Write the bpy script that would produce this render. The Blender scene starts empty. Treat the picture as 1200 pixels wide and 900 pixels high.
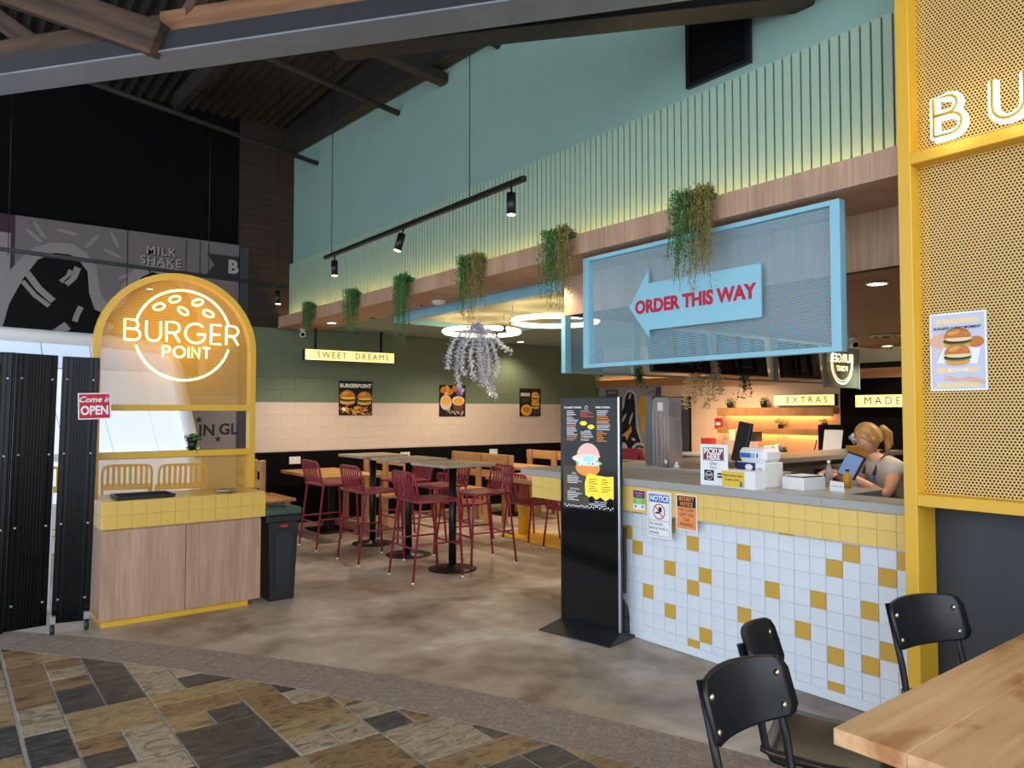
import bpy, math, random
from mathutils import Vector, Matrix, Euler
random.seed(7)
PI = math.pi
sc = bpy.context.scene
COL = sc.collection

# ------------------------------------------------------------------ camera
cam_d = bpy.data.cameras.new('camera'); cam = bpy.data.objects.new('camera', cam_d); COL.objects.link(cam)
cam_d.sensor_width = 36.0; cam_d.lens = 36.0 * 866 / 1200; cam_d.clip_start = 0.05
_p = math.atan(32 / 866); _n = math.hypot(.6115, .7912); _fx, _fy = .6115 / _n, .7912 / _n
FW = Vector((_fx * math.cos(_p), _fy * math.cos(_p), math.sin(_p))); RT = Vector((_fy, -_fx, 0)); UP = RT.cross(FW)
cam.matrix_world = Matrix(((RT.x, UP.x, -FW.x, 0), (RT.y, UP.y, -FW.y, 0), (RT.z, UP.z, -FW.z, 1.55), (0, 0, 0, 1)))
sc.camera = cam

# ------------------------------------------------------------------ sky, exposure, large lights
sc.view_settings.view_transform = 'Standard'; sc.view_settings.look = 'None'
sc.view_settings.gamma = 1.0; sc.view_settings.use_curve_mapping = False
sc.view_settings.exposure = 0.0
W = bpy.data.worlds.new('sky'); sc.world = W; W.use_nodes = True
bg = W.node_tree.nodes['Background']; bg.inputs[0].default_value = (.80, .90, 1.0, 1); bg.inputs[1].default_value = 3.3

def lamp(name, kind, loc, energy, color=(1, 1, 1), target=None, **kw):
    d = bpy.data.lights.new(name, kind); d.energy = energy; d.color = color
    for k, v in kw.items(): setattr(d, k, v)
    o = bpy.data.objects.new(name, d); COL.objects.link(o); o.location = loc
    if target is not None:
        o.rotation_euler = (Vector(target) - Vector(loc)).to_track_quat('-Z', 'Y').to_euler()
    return o
WARM = (1.0, .80, .56)

# ------------------------------------------------------------------ materials
def s2l(c):
    c /= 255.0
    return c / 12.92 if c <= .04045 else ((c + .055) / 1.055) ** 2.4
def rgb(r, g, b): return (s2l(r), s2l(g), s2l(b), 1)
MATS = {}
def nodes_of(m):
    m.use_nodes = True; nt = m.node_tree
    return nt, nt.nodes['Principled BSDF']
def mat(name, col, rough=.55, metal=0., noise=.0, scale=8., bump=0., spec=.5, emit=None, es=0., alpha=1., trans=0., stretch=None):
    if name in MATS: return name
    m = bpy.data.materials.new(name); nt, b = nodes_of(m)
    c = rgb(*col)
    b.inputs['Base Color'].default_value = c; b.inputs['Roughness'].default_value = rough
    b.inputs['Metallic'].default_value = metal; b.inputs['Specular IOR Level'].default_value = spec
    b.inputs['Alpha'].default_value = alpha; b.inputs['Transmission Weight'].default_value = trans
    if emit: b.inputs['Emission Color'].default_value = rgb(*emit); b.inputs['Emission Strength'].default_value = es
    if noise or bump:
        tc = nt.nodes.new('ShaderNodeTexCoord'); nz = nt.nodes.new('ShaderNodeTexNoise')
        nz.inputs['Scale'].default_value = scale; nz.inputs['Detail'].default_value = 5
        src = tc.outputs['Object']
        if stretch:
            mp = nt.nodes.new('ShaderNodeMapping'); mp.inputs['Scale'].default_value = stretch
            nt.links.new(src, mp.inputs['Vector']); src = mp.outputs['Vector']
        nt.links.new(src, nz.inputs['Vector'])
        if noise:
            r = nt.nodes.new('ShaderNodeValToRGB')
            r.color_ramp.elements[0].color = tuple(max(0, x * (1 - noise)) for x in c[:3]) + (1,)
            r.color_ramp.elements[1].color = tuple(min(1, x * (1 + noise)) for x in c[:3]) + (1,)
            r.color_ramp.elements[0].position = .3; r.color_ramp.elements[1].position = .7
            nt.links.new(nz.outputs['Fac'], r.inputs['Fac']); nt.links.new(r.outputs['Color'], b.inputs['Base Color'])
        if bump:
            bp = nt.nodes.new('ShaderNodeBump'); bp.inputs['Strength'].default_value = bump; bp.inputs['Distance'].default_value = .01
            nt.links.new(nz.outputs['Fac'], bp.inputs['Height']); nt.links.new(bp.outputs['Normal'], b.inputs['Normal'])
    MATS[name] = m
    return name
def mth(nt, op, a, b=None):
    n = nt.nodes.new('ShaderNodeMath'); n.operation = op
    for i, v in enumerate((a, b)):
        if v is None: continue
        if isinstance(v, (int, float)): n.inputs[i].default_value = v
        else: nt.links.new(v, n.inputs[i])
    return n.outputs[0]
def perforated(name, col, pitch=.016, r=.0052, rough=.45):
    """thin sheet metal punched with staggered round holes, in the sheet's own x-z plane"""
    m = bpy.data.materials.new(name); nt, b = nodes_of(m)
    b.inputs['Base Color'].default_value = rgb(*col); b.inputs['Roughness'].default_value = rough
    tc = nt.nodes.new('ShaderNodeTexCoord'); sp = nt.nodes.new('ShaderNodeSeparateXYZ'); nt.links.new(tc.outputs['Object'], sp.inputs[0])
    x = mth(nt, 'DIVIDE', sp.outputs['X'], pitch); z = mth(nt, 'DIVIDE', sp.outputs['Z'], pitch * .866)
    row = mth(nt, 'FLOOR', z); odd = mth(nt, 'MULTIPLY', mth(nt, 'FLOORED_MODULO', row, 2.), .5)
    fx = mth(nt, 'SUBTRACT', mth(nt, 'FRACT', mth(nt, 'ADD', x, odd)), .5)
    fz = mth(nt, 'MULTIPLY', mth(nt, 'SUBTRACT', mth(nt, 'FRACT', z), .5), .866)
    d = mth(nt, 'SQRT', mth(nt, 'ADD', mth(nt, 'MULTIPLY', fx, fx), mth(nt, 'MULTIPLY', fz, fz)))
    nt.links.new(mth(nt, 'GREATER_THAN', d, r / pitch), b.inputs['Alpha'])
    MATS[name] = m; return name
def wood(name, c1, c2, axis='z', rough=.45, fine=60., bump=.05):
    m = bpy.data.materials.new(name); nt, b = nodes_of(m); b.inputs['Roughness'].default_value = rough
    tc = nt.nodes.new('ShaderNodeTexCoord'); mp = nt.nodes.new('ShaderNodeMapping'); nt.links.new(tc.outputs['Object'], mp.inputs['Vector'])
    mp.inputs['Scale'].default_value = {'x': (.06, 1, 1), 'y': (1, .06, 1), 'z': (1, 1, .06)}[axis]
    n1 = nt.nodes.new('ShaderNodeTexNoise'); n1.inputs['Scale'].default_value = fine; n1.inputs['Detail'].default_value = 4
    n2 = nt.nodes.new('ShaderNodeTexNoise'); n2.inputs['Scale'].default_value = fine * .12; n2.inputs['Detail'].default_value = 3
    for n in (n1, n2): nt.links.new(mp.outputs['Vector'], n.inputs['Vector'])
    s = mth(nt, 'MULTIPLY', mth(nt, 'ADD', n1.outputs['Fac'], n2.outputs['Fac']), .5)
    r = nt.nodes.new('ShaderNodeValToRGB'); r.color_ramp.elements[0].color = rgb(*c1); r.color_ramp.elements[1].color = rgb(*c2)
    r.color_ramp.elements[0].position = .36; r.color_ramp.elements[1].position = .64
    nt.links.new(s, r.inputs['Fac']); nt.links.new(r.outputs['Color'], b.inputs['Base Color'])
    bp = nt.nodes.new('ShaderNodeBump'); bp.inputs['Strength'].default_value = bump; bp.inputs['Distance'].default_value = .004
    nt.links.new(s, bp.inputs['Height']); nt.links.new(bp.outputs['Normal'], b.inputs['Normal'])
    MATS[name] = m; return name
def glow(name, col, s):
    m = bpy.data.materials.new(name); nt, b = nodes_of(m)
    b.inputs['Base Color'].default_value = rgb(*[min(255, x) for x in col])
    b.inputs['Emission Color'].default_value = rgb(*col); b.inputs['Emission Strength'].default_value = s
    MATS[name] = m; return name

# concrete
def concrete(name, stops, rough0, rough1, s1, s2):
    m = bpy.data.materials.new(name); nt, b = nodes_of(m)
    tc = nt.nodes.new('ShaderNodeTexCoord')
    n1 = nt.nodes.new('ShaderNodeTexNoise'); n1.inputs['Scale'].default_value = s1; n1.inputs['Detail'].default_value = 7; n1.inputs['Distortion'].default_value = .8
    n2 = nt.nodes.new('ShaderNodeTexNoise'); n2.inputs['Scale'].default_value = s2; n2.inputs['Detail'].default_value = 6
    for n in (n1, n2): nt.links.new(tc.outputs['Object'], n.inputs['Vector'])
    s = mth(nt, 'ADD', mth(nt, 'MULTIPLY', n1.outputs['Fac'], .75), mth(nt, 'MULTIPLY', n2.outputs['Fac'], .25))
    r = nt.nodes.new('ShaderNodeValToRGB')
    while len(r.color_ramp.elements) < len(stops): r.color_ramp.elements.new(.5)
    for e, (p, c) in zip(r.color_ramp.elements, stops): e.position = p; e.color = rgb(*c)
    nt.links.new(s, r.inputs['Fac']); nt.links.new(r.outputs['Color'], b.inputs['Base Color'])
    mr = nt.nodes.new('ShaderNodeMapRange'); mr.inputs['To Min'].default_value = rough0; mr.inputs['To Max'].default_value = rough1
    nt.links.new(n1.outputs['Fac'], mr.inputs['Value']); nt.links.new(mr.outputs[0], b.inputs['Roughness'])
    MATS[name] = m; return name
concrete('concrete', [(.35, (120, 101, 86)), (.46, (164, 145, 127)), (.55, (186, 169, 152)), (.65, (212, 201, 188))], .28, .5, 1.1, 6)
concrete('exposed_stone', [(.36, (122, 105, 94)), (.5, (142, 124, 112)), (.64, (162, 145, 133))], .6, .85, 45, 160)
# slate: colour family per piece, veins by noise
def slate_mat(name, stops):
    m = bpy.data.materials.new(name); nt, b = nodes_of(m)
    tc = nt.nodes.new('ShaderNodeTexCoord'); oi = nt.nodes.new('ShaderNodeObjectInfo')
    ad = nt.nodes.new('ShaderNodeVectorMath'); ad.operation = 'MULTIPLY_ADD'
    nt.links.new(oi.outputs['Random'], ad.inputs[0]); ad.inputs[1].default_value = (37, 53, 11); nt.links.new(tc.outputs['Object'], ad.inputs[2])
    mp = nt.nodes.new('ShaderNodeMapping'); mp.inputs['Scale'].default_value = (1, 2.2, 1); mp.inputs['Rotation'].default_value = (0, 0, .5)
    nt.links.new(ad.outputs[0], mp.inputs['Vector'])
    n1 = nt.nodes.new('ShaderNodeTexNoise'); n1.inputs['Scale'].default_value = 6.5; n1.inputs['Detail'].default_value = 10
    n1.inputs['Distortion'].default_value = 1.6; n1.inputs['Roughness'].default_value = .62
    nt.links.new(mp.outputs[0], n1.inputs['Vector'])
    r = nt.nodes.new('ShaderNodeValToRGB')
    while len(r.color_ramp.elements) < len(stops): r.color_ramp.elements.new(.5)
    for e, (p, c) in zip(r.color_ramp.elements, stops): e.position = p; e.color = rgb(*c)
    nt.links.new(n1.outputs['Fac'], r.inputs['Fac']); nt.links.new(r.outputs['Color'], b.inputs['Base Color'])
    b.inputs['Roughness'].default_value = .42
    bp = nt.nodes.new('ShaderNodeBump'); bp.inputs['Strength'].default_value = .5; bp.inputs['Distance'].default_value = .008
    nt.links.new(n1.outputs['Fac'], bp.inputs['Height']); nt.links.new(bp.outputs['Normal'], b.inputs['Normal'])
    MATS[name] = m; return name
SLATES = [slate_mat('slate_gold', [(.36, (86, 74, 60)), (.46, (140, 118, 86)), (.54, (172, 140, 96)), (.64, (132, 116, 92))]),
          slate_mat('slate_tan', [(.36, (104, 90, 76)), (.46, (150, 130, 106)), (.54, (178, 160, 136)), (.64, (134, 120, 106))]),
          slate_mat('slate_rust', [(.36, (82, 66, 54)), (.46, (126, 98, 70)), (.54, (156, 120, 80)), (.64, (106, 94, 80))]),
          slate_mat('slate_dark', [(.34, (40, 40, 42)), (.48, (62, 61, 62)), (.58, (80, 76, 72)), (.68, (108, 94, 76))]),
          slate_mat('slate_plum', [(.34, (52, 43, 44)), (.48, (80, 68, 64)), (.58, (98, 84, 74)), (.68, (122, 104, 84))])]
mat('grout', (158, 152, 146), .9, noise=.15, scale=30)
mat('white_tile', (222, 228, 238), .18, noise=.02, scale=3); mat('yellow_tile', (232, 198, 112), .2, noise=.03, scale=3)
mat('mustard_tile', (206, 164, 70), .2, noise=.03, scale=3)
mat('tile_grout', (226, 228, 230), .8); mat('yellow_grout', (228, 200, 130), .8)
mat('yellow_paint', (222, 172, 44), .4, noise=.03, scale=5)
perforated('yellow_mesh', (222, 182, 104), .0155, .0049); perforated('arch_mesh', (212, 160, 60), .014, .0046)
perforated('blue_mesh', (158, 198, 212), .0125, .0047)
mat('blue_paint', (140, 196, 216), .42, noise=.02, scale=5); mat('teal_wall', (130, 162, 152), .75, noise=.03, scale=3)
mat('slat_teal', (144, 170, 154), .55, noise=.02, scale=3)
wood('oak', (160, 124, 98), (190, 154, 128), 'z', .5); wood('oak_panel', (166, 134, 108), (196, 164, 138), 'z', .5)
wood('oak_dark', (112, 78, 50), (148, 106, 70), 'y', .5); wood('pine', (170, 122, 72), (206, 158, 104), 'y', .5, 30)
wood('pine_up', (170, 122, 72), (206, 158, 104), 'z', .5, 30)
wood('table_wood', (186, 134, 92), (226, 180, 134), 'x', .38, 34); wood('grey_top', (150, 134, 112), (182, 166, 142), 'x', .45, 30)
wood('old_timber', (44, 31, 25), (90, 66, 50), 'x', .85, 26, .3); wood('pale_timber', (84, 56, 38), (142, 100, 68), 'x', .85, 26, .3)
wood('shelf_wood', (150, 100, 54), (182, 128, 76), 'y', .5)
mat('black_paint', (9, 9, 10), .85, spec=.12, noise=.2, scale=3); mat('dark_panel', (50, 52, 58), .6, noise=.06, scale=4)
mat('black_metal', (22, 23, 26), .35, .3); mat('charcoal', (34, 35, 40), .5, noise=.1, scale=20)
mat('roof_dark', (31, 28, 26), .8, noise=.3, scale=4); mat('steel_dark', (32, 32, 36), .6, noise=.1, scale=3)
mat('flange_grey', (122, 126, 136), .55, noise=.08, scale=4); mat('brown_brick', (46, 34, 30), .85, noise=.2, scale=6)
mat('green_block', (107, 122, 99), .7, noise=.04, scale=6, bump=.05); mat('cream_block', (214, 196, 182), .7, noise=.03, scale=6, bump=.05)
mat('mortar_green', (99, 113, 91), .9); mat('mortar_cream', (204, 186, 172), .9)
mat('ceiling_teal', (134, 158, 154), .75, noise=.02); mat('peach_wall', (222, 184, 150), .6, noise=.03, scale=4)
mat('ceiling_cream', (206, 200, 172), .8, noise=.02)
mat('stone_top', (164, 162, 160), .3, noise=.16, scale=160); mat('bench_grey', (130, 126, 122), .4, noise=.05)
mat('steel', (190, 192, 196), .3, .9); mat('white_paint', (236, 236, 236), .45); mat('white_paper', (240, 240, 243), .6)
mat('red_metal', (142, 38, 56), .35, noise=.04, scale=6); mat('brass', (206, 190, 160), .3, .9)
mat('chair_ply', (24, 25, 30), .38, noise=.12, scale=14); mat('black_vinyl', (58, 48, 40), .22)
mat('bin_black', (24, 25, 27), .5, noise=.12, scale=18); mat('bin_green', (52, 76, 62), .5); mat('bin_red', (176, 40, 44), .5)
mat('door_black', (6, 6, 8), .25, spec=.22, noise=.1, scale=6)
glow('neon', (255, 222, 138), 4.6); glow('sign_white', (255, 246, 226), 3.2); glow('strip', (255, 212, 110), 42.0)
glow('ring_light', (255, 238, 184), 6.0); glow('lightbox', (255, 224, 150), 1.05); glow('downlight_glow', (255, 240, 214), 14.)
glow('mirror_neon', (255, 232, 180), 2.2); glow('shelf_strip', (255, 190, 108), 26.0); glow('cove_strip', (255, 226, 150), 9.0); glow('sky_glow_pane', (224, 235, 250), .62)
glow('sky_glow_pane2', (196, 214, 238), .5)  # pane emission stands in for sky reflected in the glazing
mat('clear_acrylic', (210, 196, 192), .12, alpha=.42); mat('acrylic_side', (96, 108, 116), .2, alpha=.9)
mat('frost_glass', (150, 172, 168), .2, alpha=.55)
mat('leaf', (76, 134, 50), .6, noise=.35, scale=30); mat('leaf_dark', (44, 90, 34), .6, noise=.3, scale=30)
mat('leaf_olive', (128, 122, 48), .65, noise=.35, scale=30); mat('twig', (120, 108, 62), .8)
mat('silver', (226, 226, 234), .25, .25)
_m = bpy.data.materials['table_wood']; _nt = _m.node_tree; _b = _nt.nodes['Principled BSDF']; _src = _b.inputs['Base Color'].links[0].from_socket
_tc = _nt.nodes.new('ShaderNodeTexCoord'); _nz = _nt.nodes.new('ShaderNodeTexNoise'); _nz.inputs['Scale'].default_value = 4.2; _nz.inputs['Detail'].default_value = 6; _nz.inputs['Distortion'].default_value = .6
_mp = _nt.nodes.new('ShaderNodeMapping'); _mp.inputs['Scale'].default_value = (.7, 1.3, 1); _nt.links.new(_tc.outputs['Object'], _mp.inputs['Vector']); _nt.links.new(_mp.outputs['Vector'], _nz.inputs['Vector'])
_rp = _nt.nodes.new('ShaderNodeValToRGB'); _rp.color_ramp.elements[0].position = .54; _rp.color_ramp.elements[1].position = .66; _rp.color_ramp.elements[0].color = (1, 1, 1, 1); _rp.color_ramp.elements[1].color = (.66, .50, .38, 1)
_mx = _nt.nodes.new('ShaderNodeMix'); _mx.data_type = 'RGBA'; _mx.blend_type = 'MULTIPLY'; _mx.inputs[0].default_value = 1.0
_nt.links.new(_nz.outputs['Fac'], _rp.inputs['Fac']); _nt.links.new(_src, _mx.inputs[6]); _nt.links.new(_rp.outputs['Color'], _mx.inputs[7]); _nt.links.new(_mx.outputs[2], _b.inputs['Base Color'])
# flat colours for print
def flat(name, col, rough=.6): return mat('print_' + name, col, rough, spec=.15 if name.startswith('m_') else .4)
for n_, c_ in dict(black=(22, 20, 22), white=(242, 240, 238), cream=(236, 214, 170), red=(196, 34, 62), crimson=(186, 30, 60), maroon=(122, 34, 60), blue=(44, 104, 190),
                   navy=(32, 44, 104), orange=(240, 150, 84), yellow=(236, 198, 66), gold=(214, 158, 52), bun=(202, 120, 54), bun_light=(226, 158, 84), patty=(72, 40, 26), green=(96, 150, 62),
                   lime=(126, 196, 84), purple=(108, 40, 96), lilac=(200, 204, 228), grey=(150, 144, 146), mid=(112, 106, 110), pale=(186, 180, 182), dark=(62, 56, 60), plum=(84, 66, 80), skin=(222, 178, 156),
                   sky=(150, 196, 214), chips=(222, 164, 60), fried=(190, 116, 44), violet=(112, 74, 138), cup=(200, 186, 166), brown=(100, 62, 36)).items(): flat(n_, c_)
for n_, c_ in dict(m_grey=(116, 108, 110), m_pale=(142, 134, 134), m_plum=(66, 50, 62), m_dark=(56, 50, 54), m_white=(172, 164, 164), m_black=(7, 6, 8)).items(): flat(n_, c_)
def screen_ink(n_, c_, s=.75): return glow('screen_' + n_, c_, s)
for n_, c_ in dict(white=(200, 204, 214), yellow=(226, 200, 50), bun=(206, 130, 60), mush=(206, 170, 160), green=(80, 190, 90), cyan=(110, 220, 226), dim=(70, 64, 62), olive=(58, 52, 42), pink=(226, 190, 180), red=(200, 70, 60)).items(): screen_ink(n_, c_, .6)
glow('screen_blue', (96, 116, 160), .7); mat('screen_black', (6, 6, 8), .08, spec=.25)

# ------------------------------------------------------------------ mesh builder
class MB:
    def __init__(s): s.v = []; s.f = []; s.m = []; s.sm = []; s.names = []
    def mi(s, m):
        if m not in s.names: s.names.append(m)
        return s.names.index(m)
    def add(s, vs, fs, m, smooth=False):
        o = len(s.v); k = s.mi(m); s.v += [tuple(v) for v in vs]
        for f in fs: s.f.append(tuple(i + o for i in f)); s.m.append(k); s.sm.append(smooth)
        return s
    def box(s, c, d, m, b=0., rot=None):
        hx, hy, hz = d[0] / 2, d[1] / 2, d[2] / 2
        if b <= 0:
            vs = [(x, y, z) for x in (-hx, hx) for y in (-hy, hy) for z in (-hz, hz)]
            fs = [(0, 1, 3, 2), (4, 6, 7, 5), (0, 4, 5, 1), (2, 3, 7, 6), (0, 2, 6, 4), (1, 5, 7, 3)]
        else:
            b = min(b, hx * .9, hy * .9, hz * .9); vs = []; ix = {}
            for sx in (-1, 1):
                for sy in (-1, 1):
                    for sz in (-1, 1):
                        for a in range(3):
                            p = [sx * hx, sy * hy, sz * hz]
                            for q in range(3):
                                if q != a: p[q] -= (sx, sy, sz)[q] * b
                            ix[sx, sy, sz, a] = len(vs); vs.append(tuple(p))
            fs = []
            def quad(l):
                P = [Vector(vs[i]) for i in l]; n = (P[1] - P[0]).cross(P[2] - P[0]); c_ = sum(P, Vector()) / len(P)
                fs.append(tuple(l) if n.dot(c_) > 0 else tuple(reversed(l)))
            for a in range(3):
                o1, o2 = [q for q in range(3) if q != a]
                for sg in (-1, 1):
                    def key(t1, t2):
                        k = [0, 0, 0]; k[a] = sg; k[o1] = t1; k[o2] = t2; return ix[k[0], k[1], k[2], a]
                    quad([key(-1, -1), key(1, -1), key(1, 1), key(-1, 1)])
                for t1 in (-1, 1):
                    for t2 in (-1, 1):
                        def kk(sg, ax):
                            k = [0, 0, 0]; k[a] = sg; k[o1] = t1; k[o2] = t2; return ix[k[0], k[1], k[2], ax]
                        quad([kk(-1, o1), kk(1, o1), kk(1, o2), kk(-1, o2)])
            for sx in (-1, 1):
                for sy in (-1, 1):
                    for sz in (-1, 1): quad([ix[sx, sy, sz, 0], ix[sx, sy, sz, 1], ix[sx, sy, sz, 2]])
        if rot: R = Euler(rot).to_matrix(); vs = [R @ Vector(v) for v in vs]
        return s.add([(v[0] + c[0], v[1] + c[1], v[2] + c[2]) for v in vs], fs, m)
    def b2(s, lo, hi, m, b=0.):
        return s.box([(a + c) / 2 for a, c in zip(lo, hi)], [abs(c - a) for a, c in zip(lo, hi)], m, b)
    def tube(s, path, r, m, n=8, closed=False, caps=True, flat=None):
        P = [Vector(p) for p in path]; k = len(P); T = []
        for i in range(k):
            a = P[(i - 1) % k] if (closed or i > 0) else P[i]; c = P[(i + 1) % k] if (closed or i < k - 1) else P[i]
            t = (c - a); T.append(t.normalized() if t.length > 1e-9 else Vector((0, 0, 1)))
        u = T[0].orthogonal().normalized()
        if flat is not None: u = (Vector(flat) - T[0] * Vector(flat).dot(T[0])).normalized()
        vs = []; rs = r if isinstance(r, (list, tuple)) else [r] * k
        for i in range(k):
            u = (u - T[i] * u.dot(T[i]));
            u = u.normalized() if u.length > 1e-6 else T[i].orthogonal().normalized()
            w = T[i].cross(u)
            # mitre
            sc_ = 1.0
            if 0 < i < k - 1 or closed:
                d1 = (P[i] - P[i - 1]).normalized(); cs = max(.35, d1.dot(T[i])); sc_ = 1 / cs if cs < .98 else 1
            for j in range(n):
                a = 2 * PI * j / n; vs.append(P[i] + (u * math.cos(a) + w * math.sin(a)) * rs[i] * (sc_ if sc_ < 1.3 else 1.3))
        fs = []
        for i in range(k if closed else k - 1):
            for j in range(n):
                a, b_ = i * n + j, i * n + (j + 1) % n; i2 = (i + 1) % k
                fs.append((a, b_, i2 * n + (j + 1) % n, i2 * n + j))
        s.add(vs, fs, m, n > 5)
        if caps and not closed:
            o = len(s.v) - len(vs); km = s.mi(m)
            s.f.append(tuple(o + j for j in reversed(range(n)))); s.m.append(km); s.sm.append(False)
            s.f.append(tuple(o + (k - 1) * n + j for j in range(n))); s.m.append(km); s.sm.append(False)
        return s
    def cyl(s, a, b, r, m, n=16, r2=None): return s.tube([a, b], [r, r if r2 is None else r2], m, n)
    def lathe(s, prof, m, n=20, c=(0, 0, 0), sx=1., sy=1.):
        vs = []; fs = []; k = len(prof)
        for r, z in prof:
            for j in range(n):
                a = 2 * PI * j / n; vs.append((c[0] + r * math.cos(a) * sx, c[1] + r * math.sin(a) * sy, c[2] + z))
        for i in range(k - 1):
            for j in range(n): fs.append((i * n + j, i * n + (j + 1) % n, (i + 1) * n + (j + 1) % n, (i + 1) * n + j))
        s.add(vs, fs, m, True)
        o = len(s.v) - len(vs); km = s.mi(m)
        for ring, rev in ((0, True), (k - 1, False)):
            if prof[ring][0] > 1e-4:
                l = [o + ring * n + j for j in range(n)]; s.f.append(tuple(reversed(l)) if rev else tuple(l)); s.m.append(km); s.sm.append(False)
        return s
    def prism(s, pts, y0, y1, m):
        """outline in x-z, thick in y"""
        n = len(pts); vs = [(x, y0, z) for x, z in pts] + [(x, y1, z) for x, z in pts]
        area = sum(pts[i][0] * pts[(i + 1) % n][1] - pts[(i + 1) % n][0] * pts[i][1] for i in range(n))
        f1, f2 = tuple(range(n)), tuple(reversed(range(n, 2 * n)))
        side = [(i, n + i, n + (i + 1) % n, (i + 1) % n) for i in range(n)]
        if (area < 0) == (y0 < y1): f1, f2 = f1[::-1], f2[::-1]; side = [t[::-1] for t in side]
        return s.add(vs, [f1, f2] + side, m)
    def art(s, pts, y, m):
        n = len(pts); area = sum(pts[i][0] * pts[(i + 1) % n][1] - pts[(i + 1) % n][0] * pts[i][1] for i in range(n))
        if area < 0: pts = list(reversed(pts))
        return s.add([(x, y, z) for x, z in pts], [tuple(range(n))], m)
    def rect(s, x0, z0, x1, z1, y, m): return s.art([(x0, z0), (x1, z0), (x1, z1), (x0, z1)], y, m)
    def ell(s, cx, cz, rx, rz, y, m, n=20, rot=0., a0=0., a1=2 * PI):
        pts = []
        for i in range(n if a1 - a0 >= 2 * PI - 1e-6 else n + 1):
            a = a0 + (a1 - a0) * i / n; x, z = rx * math.cos(a), rz * math.sin(a)
            pts.append((cx + x * math.cos(rot) - z * math.sin(rot), cz + x * math.sin(rot) + z * math.cos(rot)))
        return s.art(pts, y, m)
    def stroke(s, pts, w, y, m):
        """flat ribbon along a polyline in x-z"""
        L = []; R = []; k = len(pts)
        for i in range(k):
            a = pts[max(0, i - 1)]; c = pts[min(k - 1, i + 1)]; dx, dz = c[0] - a[0], c[1] - a[1]; l = math.hypot(dx, dz) or 1
            nx, nz = -dz / l * w / 2, dx / l * w / 2; L.append((pts[i][0] + nx, pts[i][1] + nz)); R.append((pts[i][0] - nx, pts[i][1] - nz))
        for i in range(k - 1): s.art([L[i], R[i], R[i + 1], L[i + 1]], y, m)
        return s
    def text(s, body, size, m, at=(0, 0, 0), align='CENTER', depth=.0, bold=0., spacing=1., mirror=False, sx=1., slant=0.):
        c = bpy.data.curves.new('t', 'FONT'); c.body = body; c.size = size; c.align_x = align; c.align_y = 'CENTER'
        c.offset = bold; c.space_character = spacing; c.resolution_u = 3; c.extrude = depth / 2; c.shear = slant
        o = bpy.data.objects.new('t', c); COL.objects.link(o)
        me = bpy.data.meshes.new_from_object(o); bpy.data.objects.remove(o); bpy.data.curves.remove(c)
        g = -1 if mirror else 1
        vs = [(at[0] + g * v.co.x * sx, at[1] - v.co.z - depth / 2, at[2] + v.co.y) for v in me.vertices]
        fs = [tuple(p.vertices) for p in me.polygons]
        s.add(vs, fs, m); bpy.data.meshes.remove(me); return s
    def mesh(s, name):
        me = bpy.data.meshes.new(name); me.from_pydata(s.v, [], s.f)
        for nm in s.names: me.materials.append(MATS[nm])
        me.polygons.foreach_set('material_index', s.m); me.polygons.foreach_set('use_smooth', s.sm); me.update()
        return me
def link(name, data, parent=None, loc=(0, 0, 0), rz=0., rot=None):
    o = bpy.data.objects.new(name, data); COL.objects.link(o); o.location = loc
    o.rotation_euler = rot if rot else (0, 0, rz)
    if parent: o.parent = parent
    return o
def part(name, mb, parent, loc=(0, 0, 0), label=None, rot=None, kind=None):
    o = link(name, mb if not isinstance(mb, MB) else mb.mesh(name), parent, loc, rot=rot)
    if label: o['label'] = label
    if kind: o['kind'] = kind
    return o
def tag(o, label, cat, group=None, kind=None):
    if label: o['label'] = label
    if cat: o['category'] = cat
    if group: o['group'] = group
    if kind: o['kind'] = kind
    return o
def thing(name, label, cat, loc=(0, 0, 0), rz=0., group=None, rot=None):
    return tag(link(name, None, None, loc, rz, rot), label, cat, group)
def solid(name, mb, label, cat, loc=(0, 0, 0), rz=0., group=None, rot=None, kind=None):
    return tag(link(name, mb.mesh(name), None, loc, rz, rot), label, cat, group, kind)
def struct(name, mb, label=None, loc=(0, 0, 0), rz=0.):
    o = link(name, mb.mesh(name) if mb else None, None, loc, rz); o['kind'] = 'structure'; o['category'] = name.split('_')[0]
    if label: o['label'] = label
    return o
def dup(root, loc, rz, label=None, group=None):
    r = root.copy(); COL.objects.link(r); r.location = loc; r.rotation_euler = (0, 0, rz)
    if label: r['label'] = label
    if group: r['group'] = group
    for ch in list(root.children):
        c = ch.copy(); COL.objects.link(c); c.parent = r
        for g in list(ch.children):
            d = g.copy(); COL.objects.link(d); d.parent = c
    return r
RX = -PI / 2     # things that face -X (towards the forecourt): local x runs to -Y, local -y is the front
def arc(cx, cz, r, a0, a1, n=10, rz=None):
    rz = r if rz is None else rz
    return [(cx + r * math.cos(math.radians(a0 + (a1 - a0) * i / n)), cz + rz * math.sin(math.radians(a0 + (a1 - a0) * i / n))) for i in range(n + 1)]

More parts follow.
